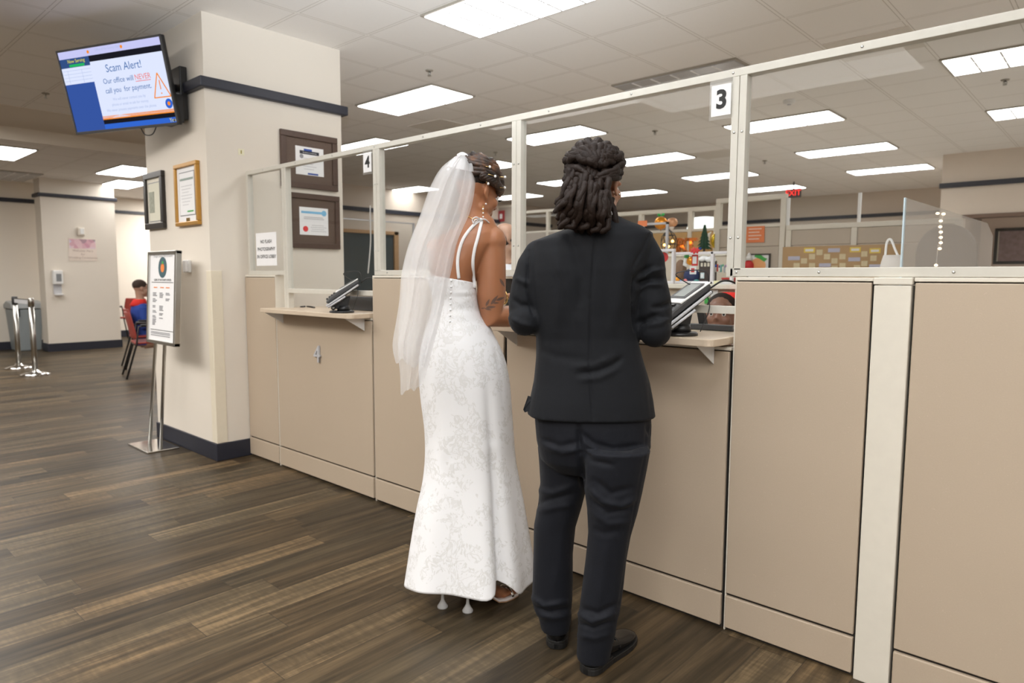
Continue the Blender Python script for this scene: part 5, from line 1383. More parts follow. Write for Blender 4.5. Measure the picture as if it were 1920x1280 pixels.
jcre = [([(1222, 500), (1200, 512), (1188, 530)], 5, -.006), ([(1243, 505), (1222, 508), (1200, 522)], 4, .007), ([(1246, 521), (1225, 522), (1196, 531)], 4, -.009), ([(1240, 534), (1215, 534), (1195, 545)], 4, .006),
        ([(1258, 568), (1240, 575), (1225, 576)], 4, -.008), ([(1256, 596), (1238, 606), (1215, 610)], 5, .007), ([(1232, 590), (1212, 600), (1196, 606)], 5, -.007), ([(1205, 470), (1212, 450), (1223, 434)], 2.2, -.004), ([(1186, 500), (1203, 470)], 3, -.004),
        ([(1085, 700), (1120, 696), (1150, 684), (1165, 672)], 5, -.010), ([(1088, 712), (1125, 708), (1158, 692)], 6, .006), ([(1075, 688), (1115, 684), (1150, 668)], 6, .005), ([(1010, 655), (1040, 668), (1085, 672)], 8, -.004),
        ([(1118, 420), (1108, 560), (1106, 700), (1112, 785)], 3, -.0035), ([(1040, 460), (1050, 540), (1045, 620)], 14, .006), ([(1080, 470), (1092, 520), (1085, 580)], 12, -.005), ([(1180, 470), (1165, 540), (1150, 610)], 14, .005), ([(1060, 430), (1080, 470)], 7, -.005),
        ([(990, 470), (988, 540), (1000, 590)], 2.6, -.007), ([(960, 560), (975, 572), (996, 574)], 5, -.005), ([(958, 596), (975, 606), (1000, 612)], 5, .005), ([(966, 520), (980, 528), (990, 530)], 5, .004), ([(1188, 520), (1186, 570), (1190, 620)], 2.6, -.008), ([(1212, 655), (1216, 716), (1222, 778)], 3, -.003)]
jacket = jk.blob('suit_jacket', M_suit, groom, 0.0055, 4, creases([(p_, w_, a_ * (0.8 if p_[0][1] > 640 else 1.5)) for p_, w_, a_ in jcre]))
fl_ = MB().prism([atv(990, 742, PG, -0.01), atv(981, 768, PG, -0.02), atv(984, 773, PG, -0.02), atv(1000, 768, PG, -0.05), atv(1000, 745, PG, -0.04)], FH * 0.006)
fl_.build('vent_flap', M_suit, jacket)
# shirt collar
sh_ = MB().loft([ring((1090, 416), (1152, 410), .045, .052, PG, 28, 2.0, 0.015), ring((1092, 396), (1151, 392), .045, .05, PG, 28, 2.0, 0.015)])
sh_.build('shirt_collar', M_shirt, groom, True)
# trousers
tr_ = MB()
tr_.loft([ring((1002, 748), (1218, 750), .108, .112, PG, 36, 2.4), ring((1003, 790), (1220, 795), .11, .125, PG, 36, 2.4), ring((1006, 825), (1218, 832), .11, .128, PG, 36, 2.4), ring((1014, 858), (1210, 864), .10, .112, PG, 36, 2.4), ring((1040, 880), (1190, 888), .07, .08, PG, 36, 2.2)])
LL = [(835, 1008, 1108, .098), (870, 1011, 1104, .095), (905, 1013, 1101, .088), (945, 1009, 1091, .08), (985, 1001, 1079, .072), (1035, 1000, 1074, .07), (1085, 999, 1074, .07), (1122, 997, 1073, .07), (1140, 1001, 1071, .07), (1152, 1009, 1070, .066), (1176, 1014, 1068, .064)]
RL = [(840, 1094, 1218, .105), (880, 1092, 1211, .098), (920, 1096, 1203, .09), (955, 1101, 1195, .083), (1000, 1103, 1182, .075), (1044, 1099, 1174, .071), (1100, 1092, 1168, .069), (1140, 1087, 1162, .069), (1160, 1084, 1157, .067), (1190, 1083, 1152, .064), (1232, 1081, 1142, .062)]
for rows, P in ((LL, gl_P), (RL, gr_P)):
    tr_.loft([ring((a, y), (b, y), h, h, P, 28, 2.2) for y, a, b, h in rows])
tcre = [([(1012, 822), (1050, 836), (1086, 828)], 5, -.006), ([(1020, 836), (1055, 848), (1086, 842)], 5, .006), ([(1092, 812), (1110, 830), (1150, 842), (1200, 835)], 5, -.008), ([(1098, 830), (1130, 850), (1180, 852), (1215, 838)], 5, .008), ([(1092, 842), (1110, 864), (1150, 872)], 5, -.007),
        ([(1085, 800), (1088, 850), (1092, 910)], 5, -.014), ([(1010, 918), (1035, 925), (1075, 910)], 6, .007), ([(1006, 945), (1030, 936), (1080, 925)], 5, -.007), ([(1012, 958), (1045, 950), (1075, 945)], 6, .006), ([(1105, 915), (1130, 940), (1165, 948), (1190, 935)], 6, .009), ([(1108, 938), (1140, 962), (1180, 955)], 5, -.008), ([(1115, 900), (1145, 925), (1185, 915)], 6, -.007), ([(1110, 960), (1140, 982), (1178, 978)], 6, .006), ([(1108, 990), (1130, 1000), (1165, 995)], 7, -.005),
        ([(1000, 1120), (1020, 1135), (1060, 1128)], 5, .010), ([(1004, 1138), (1030, 1148), (1068, 1140)], 4, -.010), ([(1010, 1152), (1040, 1158), (1068, 1152)], 5, .006), ([(1086, 1150), (1110, 1165), (1150, 1150)], 5, .011), ([(1084, 1168), (1112, 1178), (1150, 1166)], 4, -.010), ([(1090, 1140), (1120, 1150), (1158, 1132)], 5, -.008), ([(1086, 1190), (1115, 1196), (1148, 1186)], 6, .006),
        ([(1212, 800), (1210, 850), (1196, 920), (1184, 985), (1172, 1060), (1160, 1140)], 1.8, -.003), ([(1214, 796), (1218, 815)], 4, -.010), ([(1060, 950), (1050, 1040), (1040, 1110)], 10, .004), ([(1140, 1010), (1132, 1080), (1125, 1130)], 10, .004)]
trousers = tr_.blob('trousers', M_trou, groom, 0.0055, 2, creases(tcre))
# shoes
def shoe(heel, d, label):
    d = Vector((d[0], d[1], 0)).normalized(); x = Vector((d.y, -d.x, 0)); h = Vector((heel.x, heel.y, 0))
    st = [(-.014, .006, .055, .03), (-.011, .016, .062, .03), (-.004, .025, .070, .03), (.008, .032, .078, .03), (.03, .036, .084, .03), (.06, .036, .082, .028), (.10, .036, .078, .026), (.14, .040, .068, .024), (.18, .045, .055, .022), (.22, .046, .046, .022), (.255, .040, .040, .022), (.272, .032, .037, .022), (.284, .022, .034, .022), (.291, .010, .030, .022)]
    up = []
    for l, w, z1, z0 in st:
        up.append([h + d * l + x * (w * math.copysign(abs(math.cos(t)) ** 0.8, math.cos(t))) + UP * ((z0 + z1) / 2 + (z1 - z0) / 2 * math.copysign(abs(math.sin(t)) ** 0.7, math.sin(t))) for t in [2 * PI * k / 20 for k in range(20)]])
    o = MB().loft(up).build('shoe', M_patent, groom, True)
    ss = MB()
    outl = [(l, w + 0.004) for l, w, _, _ in st]
    pts = [h + d * (l + (0.004 if l > 0.27 else 0)) + x * w for l, w in outl] + [h + d * (l + (0.004 if l > 0.27 else 0)) - x * w for l, w in reversed(outl)]
    ss.prism([p + UP * 0.002 for p in pts], UP * 0.02)
    hl = [(l, w + 0.003) for l, w, _, _ in st[:7]]
    pts = [h + d * l + x * w for l, w in hl] + [h + d * l - x * w for l, w in reversed(hl)]
    ss.prism([p + UP * 0.001 for p in pts], UP * 0.03)
    ss.build('sole', M_sole, o, False, 0.002)
    # loafer strap across the instep
    ri = [h + d * 0.145 + x * (0.041 * math.cos(a)) + UP * (0.035 + 0.037 * math.sin(a)) for a in [PI * k / 12 for k in range(13)]]
    MB().tube(ri, 0.0055, 8, True, 0.5).build('strap', M_patent, o, True)
    return o
shoe(onz(1044, 1214), (-0.60, 0.80), 'left')
shoe(onz(1102, 1262), (-0.06, 1.0), 'right')
# dreadlocks
hr = MB(); hm = gH.to_3x3().to_4x4()
hr.ell(gH @ Vector((0, -0.026, 0.046)), (0.082, 0.100, 0.088), hm, 24, 16)
rg = random.Random(3)
kn = (-FH * 0.96 + UP * 0.06 - RH * 0.04).normalized()
hc = gH @ Vector((0, -0.024, 0.042))
Mi = gH.to_3x3()
def on_skull(dirv, k=1.0):
    d = Vector(dirv).normalized(); l = Mi.inverted() @ d; l.normalize()
    r = 1.0 / math.sqrt((l.x / 0.085) ** 2 + (l.y / 0.104) ** 2 + (l.z / 0.092) ** 2)
    return hc + (Mi @ l).normalized() * r * k
for i in range(34):
    az = math.radians(-118 + 236 * i / 33); el_ = math.radians((16 if i % 2 else 46) + rg.uniform(-6, 6))
    if abs(az) > 1.7: el_ = math.radians(rg.uniform(-6, 40))
    if az > 0.5: el_ = max(el_, math.radians(30))
    f = gH.to_3x3() @ Vector((math.sin(az) * math.cos(el_), math.cos(az) * math.cos(el_), math.sin(el_)))
    f.normalize(); pts = []; w0 = rg.uniform(0, 6)
    for k in range(13):
        t = k / 12
        dd = f.slerp(kn + UP * (0.10 * math.sin(PI * t)), t) if True else f
        side = dd.cross(kn).normalized() if dd.cross(kn).length > 1e-3 else RH
        dd = dd + side * 0.075 * math.sin(w0 + t * 11) * math.sin(PI * t)
        pts.append(on_skull(dd, 1.0 + 0.06 * math.sin(w0 * 2 + t * 14) + 0.045 - 0.03 * t))
    hr.tube(pts, [0.0125 + 0.0042 * math.sin(w0 + k * 2.1) for k in range(13)], 9)
def loc(s, m_, e, o0, o1, o2, r=0.0104):
    pts = spline([atv(*s, PG, o0), atv(*m_, PG, o1), atv(*e, PG, o2)], 6)
    w0 = rg.uniform(0, 6); q = []
    for k, p in enumerate(pts): q.append(p + RH * 0.0028 * math.sin(w0 + k * 1.0) + FH * 0.003 * math.cos(w0 + k * 0.8))
    n = len(q); hr.tube(q, [r * (0.92 + 0.13 * math.sin(w0 * 3 + k * 1.7)) * (1 if k < n - 1 else 0.55) for k in range(n)], 9)
for i in range(42):
    s = (i % 14) / 13; lay = i // 14; j = rg.uniform(-1, 1)
    sx = 1067 + 72 * s + 3 * j; sy = 312 + 22 * abs(s - 0.45) + 17 * lay + rg.uniform(-8, 8)
    ex = 1040 + 96 * s + rg.uniform(-8, 8); ey = 396 + 100 * min(s, 0.36) + rg.uniform(-18, 8) + 5 * (1 - lay)
    mx = 0.6 * sx + 0.4 * ex + 6 * j; my = (sy + ey) / 2 + 4
    oz = -0.086 - 0.028 * lay
    loc((sx, sy), (mx, my), (ex, ey), oz - 0.010, oz - 0.024, oz - 0.008 + 0.012 * lay, 0.0112)
for s_, m_, e_ in (((1146, 372), (1152, 400), (1164, 440)), ((1138, 378), (1140, 398), (1147, 416))):
    loc(s_, m_, e_, -0.055, -0.07, -0.065)
for k in range(7):      # side locs pulled back to the tie
    y0_ = 312 + 8 * k
    loc((1064 - 2 * k + (3 * k if k > 3 else 0), y0_), (1084, y0_ + 4 + 5 * math.sin(k)), (1108, 334 + 2.5 * k), -0.035, -0.105, -0.118, 0.0115)
    if k < 4: loc((1166 - 1.5 * k, y0_ - 4), (1148, y0_ + 3 + 5 * math.cos(k)), (1116, 332 + 2.5 * k), -0.045, -0.10, -0.118, 0.0115)
for s_, m_, e_ in (((1068, 352), (1056, 382), (1044, 412)), ((1070, 362), (1060, 398), (1047, 424)), ((1075, 380), (1062, 414), (1046, 428)), ((1082, 392), (1075, 422), (1058, 424)), ((1100, 400), (1100, 424), (1082, 428)), ((1128, 400), (1124, 425), (1108, 434)), ((1140, 400), (1140, 424), (1126, 436))):
    loc(s_, m_, e_, -0.115, -0.145, -0.13)
hair_g = hr.build('dreadlocks', M_loc, groom, True)
# fade at the temple and ear stud
er = gH @ Vector((0.083, -0.004, -0.033))
MB().ell(er + RH * 0.004 - FH * 0.006, 0.004).build('ear_stud', M_chrome, groom, True)

# ---- bride
PB = Vector((-1.90, 1.90, 0))
b_sh = {-1: atv(824, 456, PB, 0.0), 1: atv(921, 447, PB, 0.0)}
b_up = {-1: atv(830, 515, PB, 0.07), 1: atv(921, 515, PB, 0.0)}
b_el = {-1: atv(838, 572, PB, 0.13), 1: atv(922, 594, PB, -0.005)}
b_wr = {-1: atv(944, 556, PB, 0.27), 1: atv(922, 594, PB, -0.005) + RH * 0.17 + FH * 0.13 + UP * 0.0}
bH = head_matrix(atv(896, 362, PB, 0.02), math.radians(50), math.radians(20), 0.93)
bb_ = MB()
head_shapes(bb_, bH, atv(888, 428, PB, -0.005), 0.05, True)
bt = [((872, 418), (914, 416), .045, .05), ((850, 428), (925, 424), .055, .065), ((826, 442), (932, 436), .062, .08), ((812, 462), (932, 456), .075, .09), ((808, 490), (908, 490), .088, .095), ((809, 520), (889, 526), .088, .092), ((816, 556), (888, 558), .08, .085), ((812, 590), (894, 590), .085, .09), ((799, 630), (912, 630), .098, .105), ((792, 680), (936, 680), .11, .118), ((800, 740), (945, 740), .11, .112), ((815, 780), (940, 780), .09, .09)]
bb_.loft([ring(a, b, hf, hb, PB, 32, 2.2) for a, b, hf, hb in bt])
bb_.tube([b_sh[1] - RH * 0.02, b_sh[1] + RH * 0.0, b_up[1].lerp(b_sh[1], 0.5), b_up[1], b_up[1].lerp(b_el[1], 0.55), b_el[1], b_el[1].lerp(b_wr[1], 0.4), b_wr[1]], [0.050, 0.056, 0.057, 0.058, 0.056, 0.050, 0.044, 0.026], 20)
bb_.ell(b_sh[1] - UP * 0.012, (0.060, 0.060, 0.062))
bb_.tube([atv(893, 412, PB, 0.0), atv(908, 424, PB, 0.0), b_sh[1] - RH * 0.01 + UP * 0.01], [0.05, 0.046, 0.046], 14)
bb_.tube([b_sh[-1], b_up[-1], b_el[-1], b_el[-1].lerp(b_wr[-1], 0.4), b_wr[-1]], [0.052, 0.05, 0.042, 0.04, 0.024], 16)
hand_shapes(bb_, b_wr[1], RH * 0.9 + FH * 0.35, UP, 1, 0.92, 0.4)
hand_shapes(bb_, b_wr[-1], FH * 0.75 + RH * 0.5, UP, -1, 0.92, 0.35)
# legs and feet in high heels
def foot_pts(heel_px, side):
    h = onz(*heel_px); d = Vector((0.12 if side > 0 else 0.08, 1.0, 0)).normalized()
    return h, d
fb = {}
for s, hp in ((-1, (830, 1138)), (1, (877, 1146))):
    h, d = foot_pts(hp, s); fb[s] = (h, d); x = Vector((d.y, -d.x, 0))
    ank = h + d * 0.035 + UP * 0.185
    hip = atv(838 if s < 0 else 905, 740, PB)
    knee = hip.lerp(ank, 0.5) + FH * 0.02
    bb_.tube([hip, knee, knee.lerp(ank, 0.35), ank], [0.075, 0.052, 0.05, 0.03], 14)
    bb_.tube([ank + UP * 0.0, h + d * 0.01 + UP * 0.135], [0.03, 0.027], 12)
    bb_.tube([h + d * 0.0 + UP * 0.13, h + d * 0.06 + UP * 0.105, h + d * 0.12 + UP * 0.05, h + d * 0.16 + UP * 0.03, h + d * 0.185 + UP * 0.024], [0.022, 0.028, 0.032, 0.034, 0.026], 14, True, 0.75)
    for k in range(5):
        o_ = (-0.028 + 0.0135 * k) * s * -1
        L = (0.048, 0.042, 0.038, 0.033, 0.027)[k]; r = (0.0105, 0.008, 0.0078, 0.0075, 0.007)[k]
        a = h + d * 0.18 + x * o_ + UP * 0.024
        bb_.tube([a - d * 0.02, a + d * L * 0.5 + UP * 0.005, a + d * L - UP * 0.004], [r, r * 1.05, r * 0.9], 8)
bride = bb_.blob('person', M_skin_b, None, 0.005, 5)
tag(bride, 'person in a white wedding dress and long veil standing at the counter', 'person')
eyes(bH, bride, 0.95)
tree_b = bvh(bride)
# dress
dl = [((801, 517), (892, 531), .098, .104), ((805, 536), (893, 543), .098, .103), ((811, 560), (895, 562), .092, .096), ((808, 588), (901, 588), .096, .10), ((798, 618), (920, 618), .108, .114), ((790, 650), (938, 650), .122, .127), ((786, 682), (949, 680), .128, .134), ((786, 714), (955, 712), .13, .136), ((789, 750), (958, 749), .13, .134),
      ((795, 800), (962, 810), .13, .130), ((796, 850), (966, 862), .132, .130), ((791, 897), (973, 905), .138, .136), ((780, 944), (980, 944), .15, .146), ((770, 998), (989, 1000), .168, .162), ((762, 1046), (997, 1052), .185, .178), ((756.5, 1080), (1000, 1086), .196, .19)]
keys = [ring(a, b, hf, hb, PB, 96, 2.15) for a, b, hf, hb in dl]
rows = []
for i in range(len(keys) - 1):
    for k in range(6):
        t = k / 6; g = lambda j: keys[max(0, min(len(keys) - 1, j))]
        rows.append([0.5 * ((2 * g(i)[q]) + (g(i + 1)[q] - g(i - 1)[q]) * t + (2 * g(i - 1)[q] - 5 * g(i)[q] + 4 * g(i + 1)[q] - g(i + 2)[q]) * t * t + (3 * g(i)[q] - g(i - 1)[q] - 3 * g(i + 1)[q] + g(i + 2)[q]) * t ** 3) for q in range(96)])
rows.append(keys[-1])
NR = len(rows); n96 = 96
for ri, rw_ in enumerate(rows):
    t = ri / (NR - 1); c = sum(rw_, Vector()) / n96
    fl_t = max(0, (t - 0.42) / 0.58)
    for q in range(n96):
        a = 2 * PI * q / n96
        dr = rw_[q] - c; dr.z = 0
        # side fold on the camera's right, broad soft flutes further down
        da = (a - 2 * PI * 0.838 + PI) % (2 * PI) - PI
        k = -0.26 * fl_t ** 0.9 * math.exp(-(da / 0.10) ** 2) + 0.08 * fl_t * math.exp(-((da + 0.26) / 0.16) ** 2)
        k += 0.03 * fl_t * math.sin(5 * a + 0.8) + 0.018 * fl_t * math.sin(9 * a + 2.0)
        rw_[q] = rw_[q] + dr * k
        zz = 0.012 * fl_t * math.sin(3 * a + 1.0)
        if t > 0.85:
            up = (t - 0.85) / 0.15
            zz += up * 0.062 * math.exp(-((da - 0.03) / 0.2) ** 2)
        rw_[q] = rw_[q] + UP * zz
    # the back neckline dips a little
    if ri < 4:
        for q in range(n96): rw_[q] = rw_[q] + UP * (-0.006 * (4 - ri) / 4 * math.sin(2 * PI * q / n96 * 1.0))
me = MB().loft(rows, (False, False)).mesh('wedding_dress')
dress = link('wedding_dress', me, M_lace, bride, True)
sl = dress.modifiers.new('cloth', 'SOLIDIFY'); sl.thickness = 0.003; sl.offset = -1
dcre = creases([([(893, 838), (860, 852), (835, 866)], 3, -.004), ([(862, 846), (905, 838), (938, 840)], 3, .005), ([(830, 860), (840, 890), (850, 910)], 4, -.004), ([(816, 800), (822, 870), (840, 905)], 5, -.004), ([(925, 640), (938, 700), (944, 760)], 3, -.004), ([(915, 612), (930, 622), (946, 640)], 5, .006), ([(818, 700), (822, 760), (820, 830)], 3, -.003),
                ([(855, 566), (890, 560)], 4, .003), ([(850, 580), (892, 578)], 4, -.003), ([(850, 594), (895, 592)], 4, .003), ([(850, 550), (890, 548)], 4, .003), ([(845, 520), (846, 600), (842, 700), (836, 800)], 2, -.002)])
dcre(dress.data)
tree_d = bvh(dress)
def on_dress(px, py, off=0.002): return hit(tree_d, px, py, off) or hit(tree_b, px, py, off)
bt_ = MB()
for k in range(8):
    p = on_dress(846.5 - 0.4 * k, 526 + 11 * k, 0.003)
    if p: bt_.ell(p, 0.0042, None, 8, 6)
bt_.build('buttons', M_shirt, dress, True)
def strap(pts, name, r=0.0062):
    out = []
    for px, py in pts:
        h1 = hit(tree_b, px, py, 0.003); h2 = hit(tree_d, px, py, 0.003)
        if h1 and h2: out.append(h1 if (h1 - CAM).length < (h2 - CAM).length else h2)
        elif h1 or h2: out.append(h1 or h2)
    if len(out) > 2:
        o2 = [out[0]]
        for p in out[1:]:
            if (p - o2[-1]).length < 0.09: o2.append(p)
        MB().tube(spline(o2, 4), r, 8, True, 0.45, -FH).build(name, M_shirt, dress, True)
strap([(860, 522), (858.5, 505), (858, 490), (860, 475), (864, 460), (870, 446), (880, 432), (890, 421), (900, 413)], 'strap')
strap([(889, 540), (887, 520), (886, 500), (886.5, 485), (890, 465), (895, 448), (899, 432), (903, 414)], 'strap')
bw = hit(tree_b, 900, 413, 0.006) or atv(900, 413, PB, -0.06)
lp_ = MB()
for px, py in (((892, 408), (887, 414)), ((910, 409), (918, 418))):
    pass
lp_.tube(spline([bw, atv(893, 407, PB, -0.075), atv(886, 411, PB, -0.075), atv(888, 419, PB, -0.072)], 5), 0.0045, 8, True, 0.5)
lp_.tube(spline([bw, atv(891, 412, PB, -0.078), atv(889, 418, PB, -0.072)], 5), 0.0045, 8, True, 0.5)
lp_.tube(spline([bw, atv(909, 411, PB, -0.055), atv(917, 418, PB, -0.04)], 5), 0.0045, 8, True, 0.5)
lp_.ell(bw, (0.008, 0.008, 0.007)); lp_.build('halter_bow', M_shirt, dress, True)
nl = [hit(tree_b, px, py, 0.002) for px, py in ((876, 405), (882, 408), (888, 411), (895, 413.5))]
nl = [p for p in nl if p]
if len(nl) > 2: MB().tube(nl, 0.0016, 6).build('necklace', M_gold, bride, True)
# tattoo of leaves on the upper arm
M_tat = plain('tattoo_ink', (0.13, 0.075, 0.055), 0.5, var=0.2)
tt = MB()
def leaf(x0, y0, x1, y1, w):
    a, b = Vector((x0, y0)), Vector((x1, y1)); d = b - a; nrm = Vector((-d.y, d.x)).normalized()
    for k in range(6):
        qd = []
        for t in (k / 6, (k + 1) / 6):
            for sg in (1, -1):
                p = a + d * t + nrm * sg * w * math.sin(PI * min(1, t ** 0.8)); qd.append(hit(tree_b, p.x, p.y, 0.0009))
        if all(qd) and max((qd[0] - q).length for q in qd) < 0.03: tt.add([qd[0], qd[1], qd[3], qd[2]], [(0, 1, 2, 3)])
for l in ((911, 574, 918, 560, 2.4), (911, 576, 930, 575, 2.6), (920, 571, 934, 553, 3.0), (924, 568, 936, 567.5, 1.6), (930, 563, 946, 557, 2.6), (909, 578, 922, 581, 1.8), (902, 578, 911, 577, 1.0), (937, 522, 946, 538, 2.6)): leaf(*l)
if tt.f: tt.build('tattoo', M_tat, bride)
# hair: braided updo
bh = MB(); hmB = bH.to_3x3().to_4x4(); MiB = bH.to_3x3()
hcB = bH @ Vector((0, -0.022, 0.045))
bh.ell(bH @ Vector((0, -0.028, 0.055)), (0.080, 0.098, 0.080), hmB, 24, 16)
def on_b(l, k=1.0):
    l = Vector(l).normalized(); r = 1.0 / math.sqrt((l.x / 0.086) ** 2 + (l.y / 0.108) ** 2 + (l.z / 0.096) ** 2)
    return bH @ (Vector((0, -0.022, 0.045)) + l * r * k)
rb = random.Random(11)
for i in range(20):
    el_ = math.radians(-8 + 88 * (i % 10) / 9); sd = 1 if i < 10 else -1
    pts = []; w0 = rb.uniform(0, 6)
    for k in range(13):
        t = k / 12; az = math.radians(172 - 150 * t)
        e2 = el_ * (1 - 0.35 * math.sin(PI * t)) + 0.16 * math.sin(PI * t) + 0.07 * math.sin(w0 + 9 * t)
        l = Vector((sd * math.sin(az) * math.cos(e2), math.cos(az) * math.cos(e2), math.sin(e2)))
        pts.append(on_b(l, 1.05 + 0.04 * math.sin(w0 + t * 16)))
    bh.tube(pts, [0.0115 + 0.0025 * math.sin(w0 + k * 2.2) for k in range(13)], 8)
for i in range(5):      # rolled braid low over the ear and forehead
    pts = []; w0 = i * 1.3
    for k in range(17):
        t = k / 16; az = math.radians(120 - 100 * t)
        e2 = math.radians(-3 + 6 * math.sin(w0 + t * 14)); 
        l = Vector((math.sin(az) * math.cos(e2), math.cos(az) * math.cos(e2), math.sin(e2)))
        pts.append(on_b(l, 1.07 + 0.05 * math.cos(w0 + t * 14)))
    bh.tube(pts, 0.0095, 8)
th_ = NT('braided_brown_hair'); pv = th_.pos()
M_bhair = th_.done(th_.bsdf(Base_Color=th_.ramp(th_.noise(pv, 16, 3, 0.6), [(0.38, (0.010, 0.006, 0.004)), (0.55, (0.038, 0.016, 0.007)), (0.74, (0.19, 0.075, 0.025))]), Roughness=0.5, Normal=th_.bump(th_.noise(th_.n('ShaderNodeMapping', ins={0: pv, 3: (220, 220, 90)}).outputs[0], 1.0, 2), 0.5, 0.003)))
hair_b = bh.build('braided_updo', M_bhair, bride, True)
tree_h = bvh(hair_b)
for a_, b_ in (((915, 327), (928, 330)), ((934, 332), (947, 332)), ((912, 340), (915, 343)), ((937, 351), (945, 353)), ((904, 354), (912, 356)), ((927, 360), (934, 369)), ((910, 312), (917, 313))):
    p = hit(tree_h, *b_, 0.004) or hit(tree_b, *b_, 0.004) or atv(b_[0], b_[1], PB, -0.04); q = hit(tree_h, *a_, 0.002) or p
    pin = MB().tube([q, p], 0.0012, 6); pin.build('hair_pin', M_gold, hair_b, True)
    MB().ell(p, (0.0048, 0.0048, 0.0055)).build('pearl', M_shirt, hair_b, True)
# ear jewellery
p0_ = bH @ Vector((0.083, 0.002, -0.034))
pq = hit(tree_b, 910, 383, 0.004) or p0_
MB().ell(pq, 0.0038).build('ear_stud', M_shirt, bride, True)
eq = hit(tree_b, 905, 384, 0.004) or p0_
er_ = MB().tube([eq, eq - UP * 0.055], 0.0009, 6); er_.build('drop_earring', M_gold, bride, True)
for k in range(3): MB().ell(eq - UP * (0.016 + 0.0155 * k), 0.0035).build('earring_pearl', M_shirt, bride, True)
# lashes
ey = bH @ Vector((0.031, 0.0775, 0.002))
la = MB()
for k in range(9):
    a = math.radians(-50 + 100 * k / 8)
    b0 = ey + MiB @ Vector((0.0115 * math.sin(a), 0.0105 * math.cos(a) + 0.001, 0.001)); b1 = ey + MiB @ Vector((0.019 * math.sin(a) * 1.1, 0.026 * math.cos(a), 0.006))
    la.tube([b0, b0.lerp(b1, 0.5) - UP * 0.003, b1], [0.0012, 0.001, 0.0004], 5)
la.build('eyelashes', M_black, bride, True)
# bracelet on the far wrist
wv = (b_wr[-1] - b_el[-1]).normalized(); wx = wv.cross(UP).normalized(); wu = wx.cross(wv)
wc = b_wr[-1] - wv * 0.012
for k in range(2): MB().tube([wc + wv * 0.012 * k + (wx * math.cos(2 * PI * j / 20) + wu * math.sin(2 * PI * j / 20)) * 0.031 for j in range(21)], 0.003, 8).build('bracelet', M_gold, bride, True)
# clear heeled sandals
M_clear = clear_pane('clear_plastic', haze=0.5, hcol=(0.95, 0.95, 0.95))
M_satin = plain('white_leather', (0.8, 0.74, 0.72), 0.35); M_insole = plain('tan_outsole', (0.48, 0.28, 0.16), 0.5)
for s in (-1, 1):
    h, d = fb[s]; x = Vector((d.y, -d.x, 0))
    prof = [(0.108, 0.028), (0.07, 0.033), (0.02, 0.040), (-0.0, 0.0)]
    st = [(-0.012, 0.022, 0.112), (0.02, 0.030, 0.110), (0.06, 0.030, 0.085), (0.10, 0.033, 0.040), (0.13, 0.039, 0.016), (0.165, 0.043, 0.009), (0.20, 0.043, 0.009), (0.235, 0.038, 0.010)]
    up_ = [[h + d * l + x * w + UP * (z + 0.006), h + d * l - x * w + UP * (z + 0.006), h + d * l - x * w + UP * (z - 0.004), h + d * l + x * w + UP * (z - 0.004)] for l, w, z in st]
    sh1 = MB().loft(up_).build('sandal', M_satin, bride, False, 0.002)
    up_ = [[h + d * l + x * w * 0.97 + UP * (z - 0.0042), h + d * l - x * w * 0.97 + UP * (z - 0.0042), h + d * l - x * w * 0.97 + UP * (z - 0.008), h + d * l + x * w * 0.97 + UP * (z - 0.008)] for l, w, z in st]
    MB().loft(up_).build('outsole', M_insole, sh1)
    MB().lathe([(0, 0), (0.021, 0.0), (0.0215, 0.006), (0.014, 0.018), (0.007, 0.032), (0.0055, 0.05), (0.0065, 0.075), (0.014, 0.108), (0, 0.108)], (h.x, h.y, 0.0), 24).build('heel', M_clear, sh1, True)
    ri = [h + d * 0.20 + x * (0.042 * math.cos(a)) + UP * (0.014 + 0.03 * math.sin(a)) for a in [PI * k / 12 for k in range(13)]]
    MB().tube(ri, 0.007, 8, True, 0.5).build('jewelled_strap', M_chrome, sh1, True)
# veil
def veil_layer(keys, nf, amp, seed, name, mat, ns=70, per=7, hem=0.0):
    rw = []
    ks = [(Vector(l), Vector(r), ol, orr, bl, a) for l, r, ol, orr, bl, a in keys]
    K = []
    for i in range(len(ks) - 1):
        for k in range(per):
            t = k / per; g = lambda j: ks[max(0, min(len(ks) - 1, j))]
            def cr(f):
                p0, p1, p2, p3 = f(g(i - 1)), f(g(i)), f(g(i + 1)), f(g(i + 2))
                return 0.5 * ((p1 * 2) + (p2 - p0) * t + (p0 * 2 - p1 * 5 + p2 * 4 - p3) * t * t + (p1 * 3 - p0 - p2 * 3 + p3) * t ** 3)
            K.append(tuple(cr(lambda z, m=m: z[m]) for m in range(6)))
    K.append(ks[-1])
    for ri, (l, r, ol, orr, bl, a) in enumerate(K):
        row = []; tt_ = ri / (len(K) - 1)
        for s in range(ns):
            u_ = s / (ns - 1)
            uu = u_ + 0.03 * math.sin(seed + u_ * 9 + tt_ * 1.5)
            px = l.x + (r.x - l.x) * u_; py = l.y + (r.y - l.y) * u_
            if hem: py += hem * tt_ ** 6 * (math.sin(u_ * 11 + seed) + 0.5 * math.sin(u_ * 23))
            off = ol + (orr - ol) * u_ - bl * math.sin(PI * u_) - a * amp * (math.sin(2 * PI * nf * uu + seed + tt_) + 0.35 * math.sin(2 * PI * nf * 1.6 * uu + 2 * seed + tt_ * 2))
            row.append(atv(px, py, PB, off))
        rw.append(row)
    me = MB().loft(rw, (False, False), False).mesh(name)
    return link(name, me, mat, bride, True)
T1, T2 = tulle('veil_tulle', 0.45), tulle('veil_tulle_gathered', 0.55)
